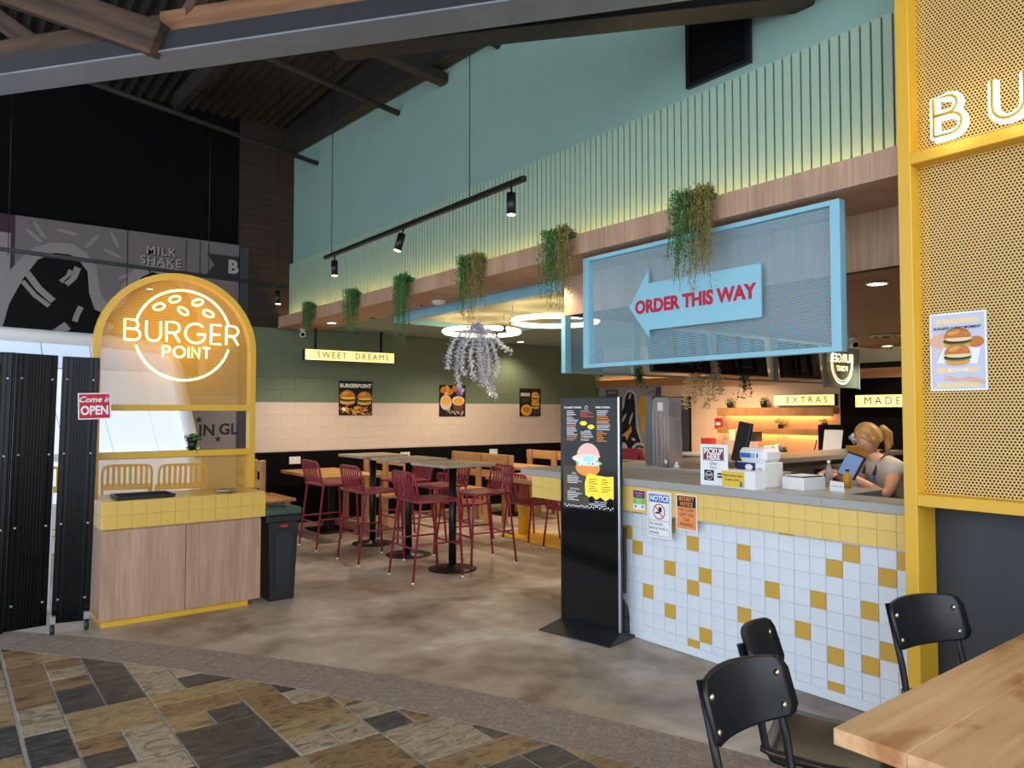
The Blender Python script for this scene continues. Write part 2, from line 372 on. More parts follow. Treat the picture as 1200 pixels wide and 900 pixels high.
# ================================================================== SETTING
# ---- floors
m = MB(); m.add([(-9, -6, 0), (14, -6, 0), (14, 10.3, 0), (-9, 10.3, 0)], [(0, 1, 2, 3)], 'concrete')
struct('floor', m, 'polished brown mottled concrete floor of the burger shop')
def x_out(y): return 3.30 - .06 * y - .0622 * y * y          # edge stone / concrete
def x_in(y): return x_out(y) - .385 - .012 * y                # edge slate / stone
def clip(poly, p, n):
    out = []
    for i in range(len(poly)):
        a, b = poly[i], poly[(i + 1) % len(poly)]
        da = (a[0] - p[0]) * n[0] + (a[1] - p[1]) * n[1]; db = (b[0] - p[0]) * n[0] + (b[1] - p[1]) * n[1]
        if da <= 0: out.append(a)
        if da * db < 0: t = da / (da - db); out.append((a[0] + (b[0] - a[0]) * t, a[1] + (b[1] - a[1]) * t))
    return out
def slab(poly, z0, z1, m_, inset=.004):
    """bevel-topped slab over an x-y outline"""
    n = len(poly); cx = sum(p[0] for p in poly) / n; cy = sum(p[1] for p in poly) / n
    if sum(poly[i][0] * poly[(i + 1) % n][1] - poly[(i + 1) % n][0] * poly[i][1] for i in range(n)) < 0: poly = poly[::-1]
    ins = []
    for x, y in poly:
        d = math.hypot(x - cx, y - cy) or 1; k = max(.3, 1 - inset * 1.4 / d); ins.append((cx + (x - cx) * k, cy + (y - cy) * k))
    vs = [(x - cx, y - cy, z0) for x, y in poly] + [(x - cx, y - cy, z1 - .0025) for x, y in poly] + [(x - cx, y - cy, z1) for x, y in ins]
    fs = [(i, (i + 1) % n, n + (i + 1) % n, n + i) for i in range(n)] + [(n + i, n + (i + 1) % n, 2 * n + (i + 1) % n, 2 * n + i) for i in range(n)] + [tuple(range(2 * n, 3 * n))]
    b = MB(); b.add(vs, fs, m_); return b, (cx, cy, 0)
bed = MB(); N = 24; ys = [-2.0 + (6.9 + 2.0) * i / N for i in range(N + 1)]
vs = [(-4, y, .0025) for y in ys] + [(x_out(y), y, .0025) for y in ys]
bed.add(vs, [(i, N + 1 + i, N + 2 + i, i + 1) for i in range(N)], 'grout')
paving = struct('floor_slate', bed, 'multicoloured slate paving in front of the shop, laid in pale grout')
paving['category'] = 'paving'
cx0, pitch = .332, .1965
taken = set(); rs = random.Random(21); cells = []
for ci in range(-5, 12):
    for ri in range(0, 34):
        if (ci, ri) in taken: continue
        opts = [((1, 1), 5), ((2, 1), 2.6 if ci != -1 else 0), ((1, 2), 2.2), ((2, 2), .9 if ci != -1 else 0)]
        opts = [(o, w) for o, w in opts if all((ci + i, ri + j) not in taken for i in range(o[0]) for j in range(o[1]))]
        o = rs.choices([x[0] for x in opts], [x[1] for x in opts])[0]
        for i in range(o[0]):
            for j in range(o[1]): taken.add((ci + i, ri + j))
        cells.append((ci, ri, o))
for ci, ri, o in cells:
    xa, xb = cx0 + ci * pitch, cx0 + (ci + o[0]) * pitch; y = .30 + ri * .1965; h = o[1] * .1965; g = .0048; ga = .012 if ci == 0 else g
    poly = [(xa + ga, y + g), (xb - g, y + g), (xb - g, y + h - g), (xa + ga, y + h - g)]
    for k in range(10):
        yy = 6.8 - k * .68; xx = x_in(yy); dx = (x_in(yy + .01) - x_in(yy - .01)) / .02
        poly = clip(poly, (xx - .008, yy), (1, -dx))
        if len(poly) < 3: break
    if len(poly) < 3: continue
    A = abs(sum(poly[i][0] * poly[(i + 1) % len(poly)][1] - poly[(i + 1) % len(poly)][0] * poly[i][1] for i in range(len(poly)))) / 2
    if A < .0012: continue
    cy_ = sum(p[1] for p in poly) / len(poly); cx_ = sum(p[0] for p in poly) / len(poly)
    # the part of the forecourt the picture holds, plus a step to each side
    fwd = .6115 * cx_ + .791 * cy_; rgt = .791 * cx_ - .6115 * cy_
    if fwd < 2.55 or rgt < -.80 * fwd or rgt > .72 * fwd: continue
    mt = rs.choices(SLATES, [3, 3.5, 2, 3, 2.2] if cx_ < 1.5 else [2, 2, 2, 4.5, 2.5])[0]
    b, c = slab(poly, .001, .0062 + rs.uniform(0, .002), mt, .004)
    part('tile', b, paving, c)
edge = struct('floor_border', None, 'band of exposed aggregate stone between the slate and the concrete')
edge['category'] = 'paving'
y = 7.0
while y > -.6:
    dy = .235 if y < 4.5 else .30
    p = [(x_in(y) + .004, y - .004), (x_out(y) - .004, y - .004), (x_out(y - dy) - .004, y - dy + .004), (x_in(y - dy) + .004, y - dy + .004)]
    # joints square to the curve
    s = .22; p[0] = (x_in(y - s) + .004, y - s - .004); p[3] = (x_in(y - dy - s) + .004, y - dy - s + .004)
    b, c = slab(p, .001, .0065, 'exposed_stone', .004); part('stone', b, edge, c); y -= dy

# ---- back wall (Y=10): black dado, cream band, green band of painted blocks, black above
m = MB(); m.b2((-6, 10.0, 0), (11, 10.25, .99), 'black_paint'); m.b2((-6, 10.0, 2.70), (3.9, 10.25, 6.4), 'black_paint')
m.b2((-6, 10.0, .99), (2.9, 10.25, 2.70), 'black_paint')
wb = struct('wall_back', m, 'back wall, black low down, cream and green painted blocks above')
m = MB(); m.b2((2.9, 10.003, .99), (11, 10.2, 1.676), 'mortar_cream'); part('mortar', m, wb)
m = MB(); m.b2((2.9, 10.003, 1.676), (11, 10.2, 2.70), 'mortar_green'); part('mortar', m, wb)
blk = {}
for nm in ('cream_block', 'green_block'):
    b = MB(); b.box((0, .01, 0), (.3985, .02, .168), nm, .001); blk[nm] = b.mesh('block')
for r in range(10):
    z = .996 + .17 * r + .085; nm = 'cream_block' if r < 4 else 'green_block'
    for k in range(18):
        part('block', blk[nm], wb, (2.9 + .2 + .4 * k + (.2 if r % 2 else 0), 9.998, z))
m = MB(); m.b2((3.1, 9.93, 2.70), (3.83, 9.998, 6.0), 'brown_brick')
for r in range(36): m.b2((3.1, 9.922, 2.72 + r * .086), (3.83, 9.93, 2.72 + r * .086 + .074), 'brown_brick')
struct('wall_pier', m, 'dark brown brick pier above the green wall')['category'] = 'wall'

# ---- teal upper wall over the counter line (X = 3.83) with slat cladding
m = MB(); m.b2((3.83, 1.45, 2.70), (4.0, 10.0, 6.2), 'teal_wall')
struct('wall_right', m, 'plain teal painted upper wall above the slats')
clad = MB(); clad.b2((3.805, 1.66, 2.83), (3.829, 9.98, 3.575), 'teal_wall')
cl = struct('wall_slats', clad, 'pale green vertical slat cladding glowing above the oak beam'); cl['category'] = 'cladding'
sl = MB(); sl.b2((0, -.0225, 0), (.03, .0225, .745), 'slat_teal'); slm = sl.mesh('slat')
for i in range(147): part('slat', slm, cl, (3.775, 1.70 + i * .0565, 2.83))
# oak beam with led trough
m = MB(); m.b2((3.63, 1.6, 2.69), (3.66, 9.98, 2.835), 'oak'); m.b2((3.66, 1.6, 2.69), (4.22, 9.98, 2.71), 'oak'); m.b2((3.6605, 1.62, 2.71), (3.8, 9.97, 2.74), 'oak')
bt = struct('trim_1', m, 'long oak veneered bulkhead beam under the slat cladding')
m = MB(); m.b2((3.70, 1.7, 2.742), (3.72, 9.9, 2.752), 'strip'); part('led_strip', m, bt)
# kitchen bulkhead, wood faced, and ceilings
m = MB(); m.b2((4.18, 1.2, 2.36), (4.24, 4.62, 2.70), 'oak_panel'); m.b2((4.18, 4.62, 2.36), (11, 4.68, 2.70), 'oak_panel')
struct('trim_2', m, 'oak bulkhead around the kitchen ceiling')
m = MB(); m.b2((4.2, .2, 2.36), (9.45, 4.66, 2.42), 'oak_dark')
kc = struct('ceiling_kitchen', m, 'timber lined kitchen ceiling'); kc['category'] = 'ceiling'
m = MB(); m.b2((4.0, 4.66, 2.71), (11, 10.1, 2.8), 'ceiling_teal'); m.b2((9.45, -.5, 2.55), (11, 4.66, 2.62), 'ceiling_cream')
struct('ceiling', m, 'smooth grey teal dining room ceiling')
# raft panel with fascia
m = MB(); m.b2((4.25, 4.72, 2.60), (4.29, 7.8, 2.705), 'blue_paint'); m.b2((4.29, 7.76, 2.60), (6.0, 7.8, 2.705), 'blue_paint'); m.b2((5.96, 4.72, 2.60), (6.0, 7.76, 2.705), 'blue_paint')
m.b2((4.29, 4.72, 2.655), (5.96, 7.76, 2.70), 'ceiling_cream')
struct('ceiling_raft', m, 'pale blue edged ceiling raft above the ring lights')['category'] = 'ceiling'
# kitchen back wall: peach, black, wood fascia + light cove
m = MB(); m.b2((9.8, 5.29, 0), (10.0, 8.5, 2.2), 'peach_wall'); m.b2((9.8, 8.5, 0), (10.0, 10.0, 2.2), 'peach_wall')
m.b2((9.8, -.5, 0), (10.0, 5.29, 2.2), 'black_paint'); m.b2((9.9, -.5, 2.2), (10.0, 10., 2.71), 'ceiling_cream')
struct('wall_kitchen', m, 'peach kitchen back wall turning black behind the till')['category'] = 'wall'
m = MB(); m.b2((9.72, -.4, 1.99), (9.735, 10.0, 2.12), 'shelf_wood'); m.b2((9.735, -.4, 1.99), (9.8, 10.0, 2.02), 'shelf_wood')
t3 = struct('trim_3', m, 'oak pelmet along the kitchen back wall')
m = MB(); m.b2((9.75, -.3, 2.03), (9.77, 9.95, 2.05), 'cove_strip'); part('led_strip', m, t3)
m = MB(); m.b2((9.77, 7.843, 0), (9.8, 8.444, 1.795), 'black_paint'); m.b2((9.755, 7.86, .02), (9.77, 8.43, 1.78), 'dark_panel')
d1 = struct('door_1', m, 'dark flush door in the peach kitchen wall')
m = MB(); m.b2((9.745, 8.05, 1.38), (9.755, 8.25, 1.43), 'steel'); part('door_sign', m, d1)
m = MB(); m.b2((3.9, -.6, 0), (10, -.5, 2.7), 'black_paint'); struct('wall_side', m)['category'] = 'wall'
# wall behind the yellow portal
m = MB(); m.b2((3.80, -2.2, 0), (3.9, 1.66, 5.6), 'dark_panel')
struct('wall_front', m, 'dark charcoal wall panel behind the yellow portal')
# left dark walls and roof
m = MB()
for i in range(75):
    x = -5.5 + i * .125
    m.add([(x, 2.5, 5.45), (x + .0625, 2.5, 5.49), (x + .125, 2.5, 5.45), (x, 10.2, 5.45), (x + .0625, 10.2, 5.49), (x + .125, 10.2, 5.45)], [(0, 3, 4, 1), (1, 4, 5, 2)], 'roof_dark')
m.b2((-5.6, -2.5, 5.6), (4.2, 10.3, 5.65), 'roof_dark')
struct('ceiling_roof', m, 'dark corrugated iron roof over the hall')['category'] = 'ceiling'
def member(name, a, b, w, h, mt, label, cat='beam', up=(0, 0, 1)):
    a, b = Vector(a), Vector(b); d = b - a; L = d.length; x = d.normalized(); y = Vector(up).cross(x).normalized(); z = x.cross(y)
    bb = MB(); bb.box((L / 2, 0, 0), (L, w, h), mt, .006)
    o = link(name, bb.mesh(name)); M = Matrix((x, y, z)).transposed().to_4x4(); M.translation = a; o.matrix_world = M
    o['label'] = label; o['category'] = cat; o['kind'] = 'structure'; return o
# black steel box beam crossing the forecourt
dB = Vector((2.287, -2.98, 0)).normalized(); nB = Vector((-dB.y, dB.x, 0))   # nB points away to the hall
bp_ = Vector((.283, 6.305, 0)); q0 = bp_ - dB * 2.4; q1 = bp_ + dB * 5.45
bb = MB()
def along(a, b, o0, o1, z0, z1, mt):
    P = [a + nB * o0, a + nB * o1, b + nB * o1, b + nB * o0]
    bb.add([(p.x, p.y, z) for z in (z0, z1) for p in P], [(0, 1, 2, 3), (7, 6, 5, 4), (0, 4, 5, 1), (1, 5, 6, 2), (2, 6, 7, 3), (3, 7, 4, 0)], mt)
along(q0, q1, -.24, 0, 3.802, 3.92, 'steel_dark'); along(q0, q1, -.245, .004, 3.79, 3.802, 'flange_grey')
o = struct('roof_beam', bb, 'black steel beam with a paler underside crossing the forecourt'); o['category'] = 'beam'
bb = MB(); e0, e1 = Vector((1.9, 4.32, 0)), Vector((3.76, 2.13, 0)); along(e0, e1, 0, .10, 3.84, 4.06, 'steel_dark'); along(e0, e1, -.02, .16, 3.83, 3.842, 'steel_dark'); along(e0, e1, -.02, .12, 3.95, 3.965, 'steel_dark')
o = struct('roof_beam', bb, 'second dark steel beam running behind the forecourt beam'); o['category'] = 'beam'
tb = bp_ - nB * .12
member('roof_timber', (tb - dB * 1.6) + Vector((0, 0, 4.0)), tb + dB * 1.60 + Vector((0, 0, 4.0)), .12, .15, 'old_timber', 'old brown timber plate lying along the steel beam')
member('roof_timber', tb + dB * 1.50 + Vector((0, 0, 4.0)) - nB * .02, tb + dB * 4.0 + Vector((0, 0, 4.0)) - nB * .02, .12, .16, 'pale_timber', 'paler scarred timber plate on top of the steel beam')
member('roof_timber', (1.031, 4.913, 3.854), (0.045, 6.026, 4.456), .10, .21, 'old_timber', 'dark wide rafter slanting up from the timber plate')
member('roof_timber', (0.478, 5.963, 4.063), (0.148, 6.328, 4.412), .09, .13, 'old_timber', 'short dark rafter slanting up at the end of the plate')
member('roof_timber', (1.131, 4.984, 3.936), (1.255, 4.724, 4.204), .08, .08, 'old_timber', 'upright slanting strut above the plate joint')
# roof members over the dining hall
member('roof_rafter', (3.74, 10.0, 5.20), (3.74, 5.0, 4.90), .14, .16, 'roof_dark', 'brown black rafter along the top of the teal wall')
b = MB(); b.add([(x, y, z) for x in (3.72, 3.826) for y, z in ((10., 5.2), (4.6, 4.88), (4.6, 5.6), (10., 5.6))], [(0, 1, 2, 3), (7, 6, 5, 4), (0, 4, 5, 1), (1, 5, 6, 2), (2, 6, 7, 3), (3, 7, 4, 0)], 'roof_dark'); o = struct('roof_fascia', b, 'dark boarding above the rafter on the teal wall'); o['category'] = 'roof'
member('roof_rafter', (2.2, 9.5, 5.3), (2.2, 6.6, 5.12), .1, .2, 'roof_dark', 'dark purlin under the corrugated roof')
member('roof_rafter', (2.4, 6.02, 4.93), (3.82, 6.02, 4.78), .12, .10, 'roof_dark', 'short timber brace ending at the teal wall')
for (y_, z_, x2, z2, lb) in ((9.09, 4.78, .9, 5.18, 'lowest'), (6.935, 4.75, 2.0, 4.98, 'middle'), (5.14, 4.77, 3.2, 4.86, 'topmost')):
    b = MB(); b.cyl((3.82, y_, z_), (x2, y_, z2), .03, 'roof_dark', 10)
    o = struct('roof_rod', b, lb + ' of the steel tie rods reaching the teal wall'); o['category'] = 'rod'

# ================================================================== YELLOW PORTAL
pt = thing('sign_portal', 'tall yellow framed perforated sign wall with lit letters beside the counter', 'sign wall', (3.60, 1.64, 0), RX)
# local x = towards -Y, z up, -y front. depth .18
fr = MB(); fr.b2((0, 0, 0), (.06, .19, 4.6), 'yellow_paint', .003); part('post', fr, pt)
fr = MB(); fr.b2((3.4, 0, 0), (3.46, .19, 4.6), 'yellow_paint', .003); part('post', fr, pt)
for z in (1.11, 2.715, 4.5):
    b = MB(); b.b2((.06, 0, z), (3.4, .19, z + .055), 'yellow_paint', .003); part('rail', b, pt)
for z0, z1 in ((1.165, 2.715), (2.77, 4.5)):
    b = MB(); b.add([(.06, .09, z0), (3.4, .09, z0), (3.4, .09, z1), (.06, .09, z1)], [(0, 1, 2, 3)], 'yellow_mesh'); part('perforated_panel', b, pt)
# letters: lit faces with a yellow inline
def ribbon_letter(paths, x0, z0, h, w):
    b = MB()
    for p in paths:
        q = [(x0 + a * h, z0 + c * h) for a, c in p]
        b.tube([(a, -.06, c) for a, c in q], w / 2, 'sign_white', 8)
    for p in paths:
        q = [(x0 + a * h, z0 + c * h) for a, c in p]
        b.tube([(a, -.06 - w * .44, c) for a, c in q], w * .15, 'yellow_paint', 6)
    return b
LB = [[(0, 0), (0, .98), (.34, .98)] + arc(.34, .76, .22, 90, -90, 6)[1:] + [(0, .54)], [(0, .52), (.40, .52)] + arc(.40, .26, .26, 90, -90, 8)[1:] + [(0, 0)]]
LU = [[(0, 1), (0, .34)] + arc(.34, .34, .34, 180, 360, 10)[1:] + [(.68, 1)]]
LR = [[(0, 0), (0, .98), (.36, .98)] + arc(.36, .74, .24, 90, -90, 6)[1:] + [(0, .5)], [(.3, .5), (.62, 0)]]
for k, (L, x) in enumerate(((LB, .20), (LU, .435), (LR, .68))):
    part('sign_letter', ribbon_letter(L, x, 2.785, .175, .046), pt)
# poster on the portal
po = thing('poster', 'pale lilac burger poster taped on the yellow perforated panel', 'poster', (3.688, 1.425, 1.825), RX)
def burger(b, cx, cz, w, y, light=False):
    e = .0004
    b.ell(cx, cz - .22 * w, .46 * w, .16 * w, y, 'print_bun_light'); b.ell(cx, cz - .10 * w, .50 * w, .12 * w, y - e, 'print_green')
    b.ell(cx, cz - .05 * w, .50 * w, .12 * w, y - 2 * e, 'print_patty'); b.ell(cx + .05 * w, cz + .01 * w, .47 * w, .09 * w, y - 3 * e, 'print_yellow' if not light else 'print_cream')
    b.ell(cx, cz + .06 * w, .48 * w, .40 * w, y - 4 * e, 'print_bun', 18, 0, 0, PI); b.ell(cx - .1 * w, cz + .28 * w, .22 * w, .10 * w, y - 5 * e, 'print_bun_light', 14, .3)
    for i in range(7):
        a = .4 + i * .37; b.ell(cx + .34 * w * math.cos(a), cz + .1 * w + .24 * w * math.sin(a), .022 * w, .016 * w, y - 6 * e, 'print_cream', 6)
b = MB(); b.b2((-.12, -.003, -.18), (.12, 0, .18), 'white_paper'); part('sheet', b, po)
b = MB(); y_ = -.0034; b.rect(-.112, -.172, .112, .172, y_, 'print_lilac')
for z in (.14, .06, .0, -.085, -.155): b.rect(-.09, z - .012, .09, z + .012, y_ - .0004, 'print_cream')
b.rect(-.085, -.05, .085, .075, y_ - .0008, 'print_lilac'); b.ell(-.07, .05, .05, .035, y_ - .001, 'print_skin'); b.ell(.075, .04, .035, .025, y_ - .001, 'print_bun')
b.art([(-.09, -.05), (.08, -.06), (.095, .01), (-.06, .02)], y_ - .0012, 'print_white'); burger(b, 0, .055, .12, y_ - .0016, True); burger(b, .0, -.02, .115, y_ - .005, True)
b.text('BURGERS CURRY MOMENT', .0165, 'print_black', (0, y_ - .006, .108), bold=.0003); b.text('IN EVERY BITE, EVERY DAY', .008, 'print_black', (0, y_ - .006, .095))
b.rect(-.042, -.092, .042, -.079, y_ - .001, 'print_white'); b.text('DINE IN  TAKE OUT', .007, 'print_mid', (0, y_ - .0015, -.0855))
b.art([(.112, -.135), (.05, -.115), (0, -.125), (-.055, -.108), (-.06, -.114), (-.02, -.128), (-.065, -.122), (-.062, -.128), (-.01, -.138), (.03, -.136), (.112, -.152)], y_ - .001, 'print_skin')
part('print', b, po)

# ================================================================== SERVICE COUNTER
ct = thing('service_counter', 'service counter tiled in white and mustard under a speckled stone top', 'counter', (3.81, 0, 0))
b = MB(); b.b2((.004, 1.668, 0), (.12, 4.30, 1.04), 'tile_grout'); b.b2((.12, 4.2, 0), (5.2, 4.30, 1.04), 'bench_grey'); part('carcass', b, ct)
b = MB(); b.b2((-.004, 1.668, .002), (.004, 4.30, .055), 'white_tile', .002); part('kickboard', b, ct)
MUST = {(19, 6), (18, 5), (18, 8), (15, 7), (13, 6), (15, 4), (12, 4), (13, 3), (17, 2), (15, 1), (9, 6), (12, 0), (13, -1), (9, 2), (7, 4), (6, 8), (2, 7), (3, 6), (0, 6), (4, 4), (1, 4), (5, 2), (7, 0), (3, 1), (0, 2), (1, 1), (3, -1), (-1, 7)}
def tile_mesh(w, h, mt, d=.006): b = MB(); b.box((-d / 2, 0, 0), (d, w, h), mt, .0015); return b.mesh('tile')
tw, th = tile_mesh(.0918, .0906, 'white_tile'), tile_mesh(.0918, .0906, 'mustard_tile')
tp, tq = tile_mesh(.0918, .046, 'white_tile'), tile_mesh(.0918, .046, 'mustard_tile')
b = MB(); b.b2((0, 1.668, .055), (.003, 4.3, 1.03), 'tile_grout'); face = part('tiled_front', b, ct)
for k in range(-1, 23):
    for r in range(-1, 9):
        z = .151 + .093 * r; my = (k, r) in MUST
        if r == -1: part('tile', tq if my else tp, face, (0, 1.82 + .0942 * k, .0805))
        else: part('tile', th if my else tw, face, (0, 1.82 + .0942 * k, z))
b = MB(); b.b2((-.05, 1.668, .866), (.02, 4.58, 1.04), 'yellow_grout'); b.b2((-.05, 4.54, .866), (2.6, 4.60, 1.04), 'yellow_grout'); sk = part('tiled_skirt', b, ct)
ty = tile_mesh(.0962, .0855, 'yellow_tile')
for k in range(30):
    for z in (.9095, .9965): part('tile', ty, sk, (-.05, 1.70 + .0975 * k, z))
b = MB(); b.b2((-.075, 1.668, 1.04), (.20, 2.13, 1.09), 'stone_top', .004); b.b2((-.075, 2.1305, 1.04), (.60, 4.72, 1.09), 'stone_top', .004); b.b2((.60, 4.1, 1.04), (5.2, 4.72, 1.09), 'stone_top', .004); part('worktop', b, ct)
b = MB(); b.b2((.60, 2.95, 0), (.66, 4.1, 1.10), 'bench_grey'); b.b2((.56, 2.95, 1.09), (1.0, 4.1, 1.12), 'stone_top', .003); part('rear_ledge', b, ct)
b = MB(); b.b2((.62, 1.2, .86), (1.25, 2.95, .90), 'stone_top', .003); b.b2((.66, 1.2, 0), (1.2, 2.95, .86), 'bench_grey'); part('inner_bench', b, ct)

# ================================================================== ORDER THIS WAY sign (hung under the beam)
og = thing('hanging_sign', 'pale blue perforated hanging sign with arrow reading ORDER THIS WAY', 'sign', (3.70, 3.94, 1.862), RX)
wS, hS = 1.955, .805
for nm, lo, hi in (('frame_side', (0, 0, 0), (.055, .06, hS)), ('frame_side', (wS - .055, 0, 0), (wS, .06, hS)), ('frame_bar', (.055, 0, 0), (wS - .055, .06, .028)), ('frame_bar', (.055, 0, hS - .028), (wS - .055, .06, hS))):
    b = MB(); b.b2(lo, hi, 'blue_paint', .002); part(nm, b, og)
b = MB(); b.add([(.055, .03, .028), (wS - .055, .03, .028), (wS - .055, .03, hS - .028), (.055, .03, hS - .028)], [(0, 1, 2, 3)], 'blue_mesh'); part('perforated_panel', b, og)
A = [(.47, .392), (.645, .63), (.645, .535), (1.49, .535), (1.49, .225), (.645, .225), (.645, .175)]
b = MB(); b.prism(A, -.012, .0, 'blue_paint'); ar = part('arrow', b, og)
b = MB(); b.text('ORDER THIS WAY', .118, 'print_crimson', (.99, -.0125, .378), bold=.0052, depth=.002, sx=.96); part('lettering', b, ar, label='crimson lettering ORDER THIS WAY')

# ================================================================== rear menu rack over the kitchen corner (runs along X at Y=4.75)
rk = thing('menu_rack', 'pale blue hanging rack carrying the menu screens behind the order sign', 'rack', (4.25, 4.75, 1.88), 0)
b = MB(); b.b2((0, 0, 0), (.07, .05, .50), 'blue_paint', .002); part('end_post', b, rk)
b = MB(); b.b2((.07, 0, 0), (4.9, .04, .02), 'ceiling_teal', .002); part('bottom_rail', b, rk)
for x in (.85, 2.0, 3.12):
    b = MB(); b.b2((x, 0, .02), (x + .10, .04, .50), 'ceiling_teal', .002); part('post', b, rk)
b = MB(); b.add([(.07, .02, .02), (.85, .02, .02), (.85, .02, .5), (.07, .02, .5)], [(0, 1, 2, 3)], 'blue_mesh'); part('perforated_panel', b, rk)
def tv(x0, x1, label):
    t = thing('menu_screen', label, 'screen', (x0, 4.70, 1.93), 0, 'menu screens on the rack'); w = x1 - x0
    b = MB(); b.b2((0, .0, .0), (w, .05, .42), 'black_metal', .006); part('casing', b, t, rot=(-.12, 0, 0))
    b = MB(); b.b2((w * .3, -.03, .08), (w * .7, .0, .32), 'charcoal', .006); b.b2((w * .62, -.045, .03), (w * .68, -.03, .40), 'black_paint'); b.b2((w * .32, -.045, .03), (w * .38, -.03, .40), 'black_paint'); part('bracket', b, t, rot=(-.12, 0, 0))
    return t
tv(5.32, 6.2, 'black back of the menu screen furthest along the rack from the till'); tv(6.36, 7.2, 'black back of the middle menu screen on the rack'); tv(7.5, 8.3, 'black back of the menu screen beside the round glass logo panel')
lg = thing('logo_panel', 'hanging grey green glass panel with round lit logo seen reversed', 'sign', (8.42, 4.72, 1.84), 0)
b = MB(); b.b2((0, 0, 0), (.78, .02, .50), 'frost_glass', .002); part('glass_panel', b, lg)
b = MB(); b.b2((-.03, -.005, -.01), (0, .025, .5), 'ceiling_teal'); part('edge_frame', b, lg); b = MB(); b.b2((.78, -.005, -.01), (.81, .025, .5), 'ceiling_teal'); part('edge_frame', b, lg)
b = MB(); pts = arc(.38, .30, .25, 150, 390, 24, .25); b.stroke(pts, .022, -.004, 'mirror_neon'); b.stroke(arc(.38, .30, .215, 160, 380, 24), .008, -.004, 'mirror_neon')
b.text('BURGER', .15, 'mirror_neon', (.38, -.004, .36), mirror=True, bold=.002); b.text('POINT', .09, 'mirror_neon', (.38, -.004, .235), mirror=True, bold=.002); part('neon_logo', b, lg)

# ================================================================== ARCH KIOSK + CABINET
cb = thing('order_cabinet', 'oak two door cabinet with yellow tiled top below the arch sign', 'cabinet', (.925, 5.99, 0))
wC, dC = 1.145, .50
b = MB(); b.b2((0, .012, .05), (wC, dC, .70), 'oak', .002); part('carcass', b, cb)
b = MB(); b.b2((.015, .03, 0), (wC - .09, dC - .02, .05), 'yellow_paint'); part('plinth', b, cb, label='yellow plinth')
for x0, x1 in ((.004, wC / 2 - .002), (wC / 2 + .002, wC - .004)):
    b = MB(); b.b2((x0, -.006, .052), (x1, .012, .690), 'oak', .002); part('door', b, cb)
b = MB(); b.b2((0.004, -.004, .70), (wC + .03, dC, .895), 'yellow_grout'); bd = part('tiled_band', b, cb)
mat('cabinet_tile', (222, 180, 88), .22, noise=.03, scale=3)
def ymesh(dx, dy, dz): q = MB(); q.box((0, 0, 0), (dx, dy, dz), 'cabinet_tile', .0015); return q.mesh('tile')
t1, t2, t3_ = ymesh(.0945, .008, .0955), ymesh(.008, .098, .0955), ymesh(.0945, .098, .006)
for i in range(12):
    for z in (.749, .8465): part('tile', t1, bd, (.053 + i * .0975, -.006, z))
    for j in range(5): part('tile', t3_, bd, (.053 + i * .0975, .048 + j * .1, .8965))
for j in range(5):
    for z in (.749, .8465): part('tile', t2, bd, (.003, .048 + j * .1, z)); part('tile', t2, bd, (wC + .031, .048 + j * .1, z))
ac = thing('arch_sign', 'yellow arched perforated frame with neon burger logo standing on the cabinet', 'sign', (.905, 6.34, .899))
wA = 1.225; R = wA / 2; zs = 1.78 - R + .0  # springing height above the base
zt = 1.765; zs = zt - R
def arch_outline(r_in, n=28): return [(R + (R - r_in) * math.cos(a), zs + (R - r_in) * math.sin(a)) for a in [PI * i / n for i in range(n + 1)]]
o1 = arch_outline(0); o2 = arch_outline(.05)
b = MB()
for i in range(len(o1) - 1): b.prism([o1[i], o1[i + 1], o2[i + 1], o2[i]], 0, .09, 'yellow_paint')
part('arch', b, ac)
for x in (0, wA - .05):
    b = MB(); b.b2((x, 0, 0), (x + .05, .09, zs), 'yellow_paint', .002); part('post', b, ac)
for z in (.285, .655):
    b = MB(); b.b2((.05, 0, z), (wA - .05, .09, z + .05), 'yellow_paint', .002); part('rail', b, ac)
pts = [(.05, .705), (wA - .05, .705)] + o2
b = MB(); b.art(pts, .045, 'arch_mesh'); part('perforated_panel', b, ac)
b = MB(); b.rect(.05, 0, wA - .05, .285, .045, 'arch_mesh'); part('perforated_panel', b, ac)
# neon
NX, NZ, NR = R + .02, 1.262, .362
def tube2(paths, x0, z0, s, r, y=-.035):
    b = MB()
    for p in paths: b.tube([(x0 + a * s, y, z0 + c * s) for a, c in p], r, 'neon', 8)
    return b
SB = [[(0, 0), (0, 1), (.36, 1)] + arc(.36, .77, .23, 90, -90, 6)[1:] + [(0, .54)], [(.3, .54), (.42, .54)] + arc(.42, .27, .27, 90, -90, 6)[1:] + [(0, 0)]]
SU = [[(0, 1), (0, .33)] + arc(.33, .33, .33, 180, 360, 8)[1:] + [(.66, 1)]]
SR = [[(0, 0), (0, 1), (.34, 1)] + arc(.34, .73, .27, 90, -90, 6)[1:] + [(0, .46)], [(.34, .46), (.62, 0)]]
SG = [arc(.5, .5, .5, 45, 355, 16) + [(.58, .457)]]
SE = [[(.5, 1), (0, 1), (0, 0), (.5, 0)], [(0, .5), (.44, .5)]]
SP = [[(0, 0), (0, 1), (.34, 1)] + arc(.34, .73, .27, 90, -90, 6)[1:] + [(0, .46)]]
SO = [arc(.5, .5, .5, 0, 360, 18)]; SI = [[(0, 0), (0, 1)]]; SN = [[(0, 0), (0, 1), (.64, 0), (.64, 1)]]; ST = [[(0, 1), (.66, 1)], [(.33, 1), (.33, 0)]]
x = NX - .43
for L, w in ((SB, .69), (SU, .66), (SR, .62), (SG, 1.0), (SE, .5), (SR, .62)):
    part('neon_letter', tube2(L, x, NZ - .058, .158, .0080), ac); x += w * .158 + .0425
x = NX - .155
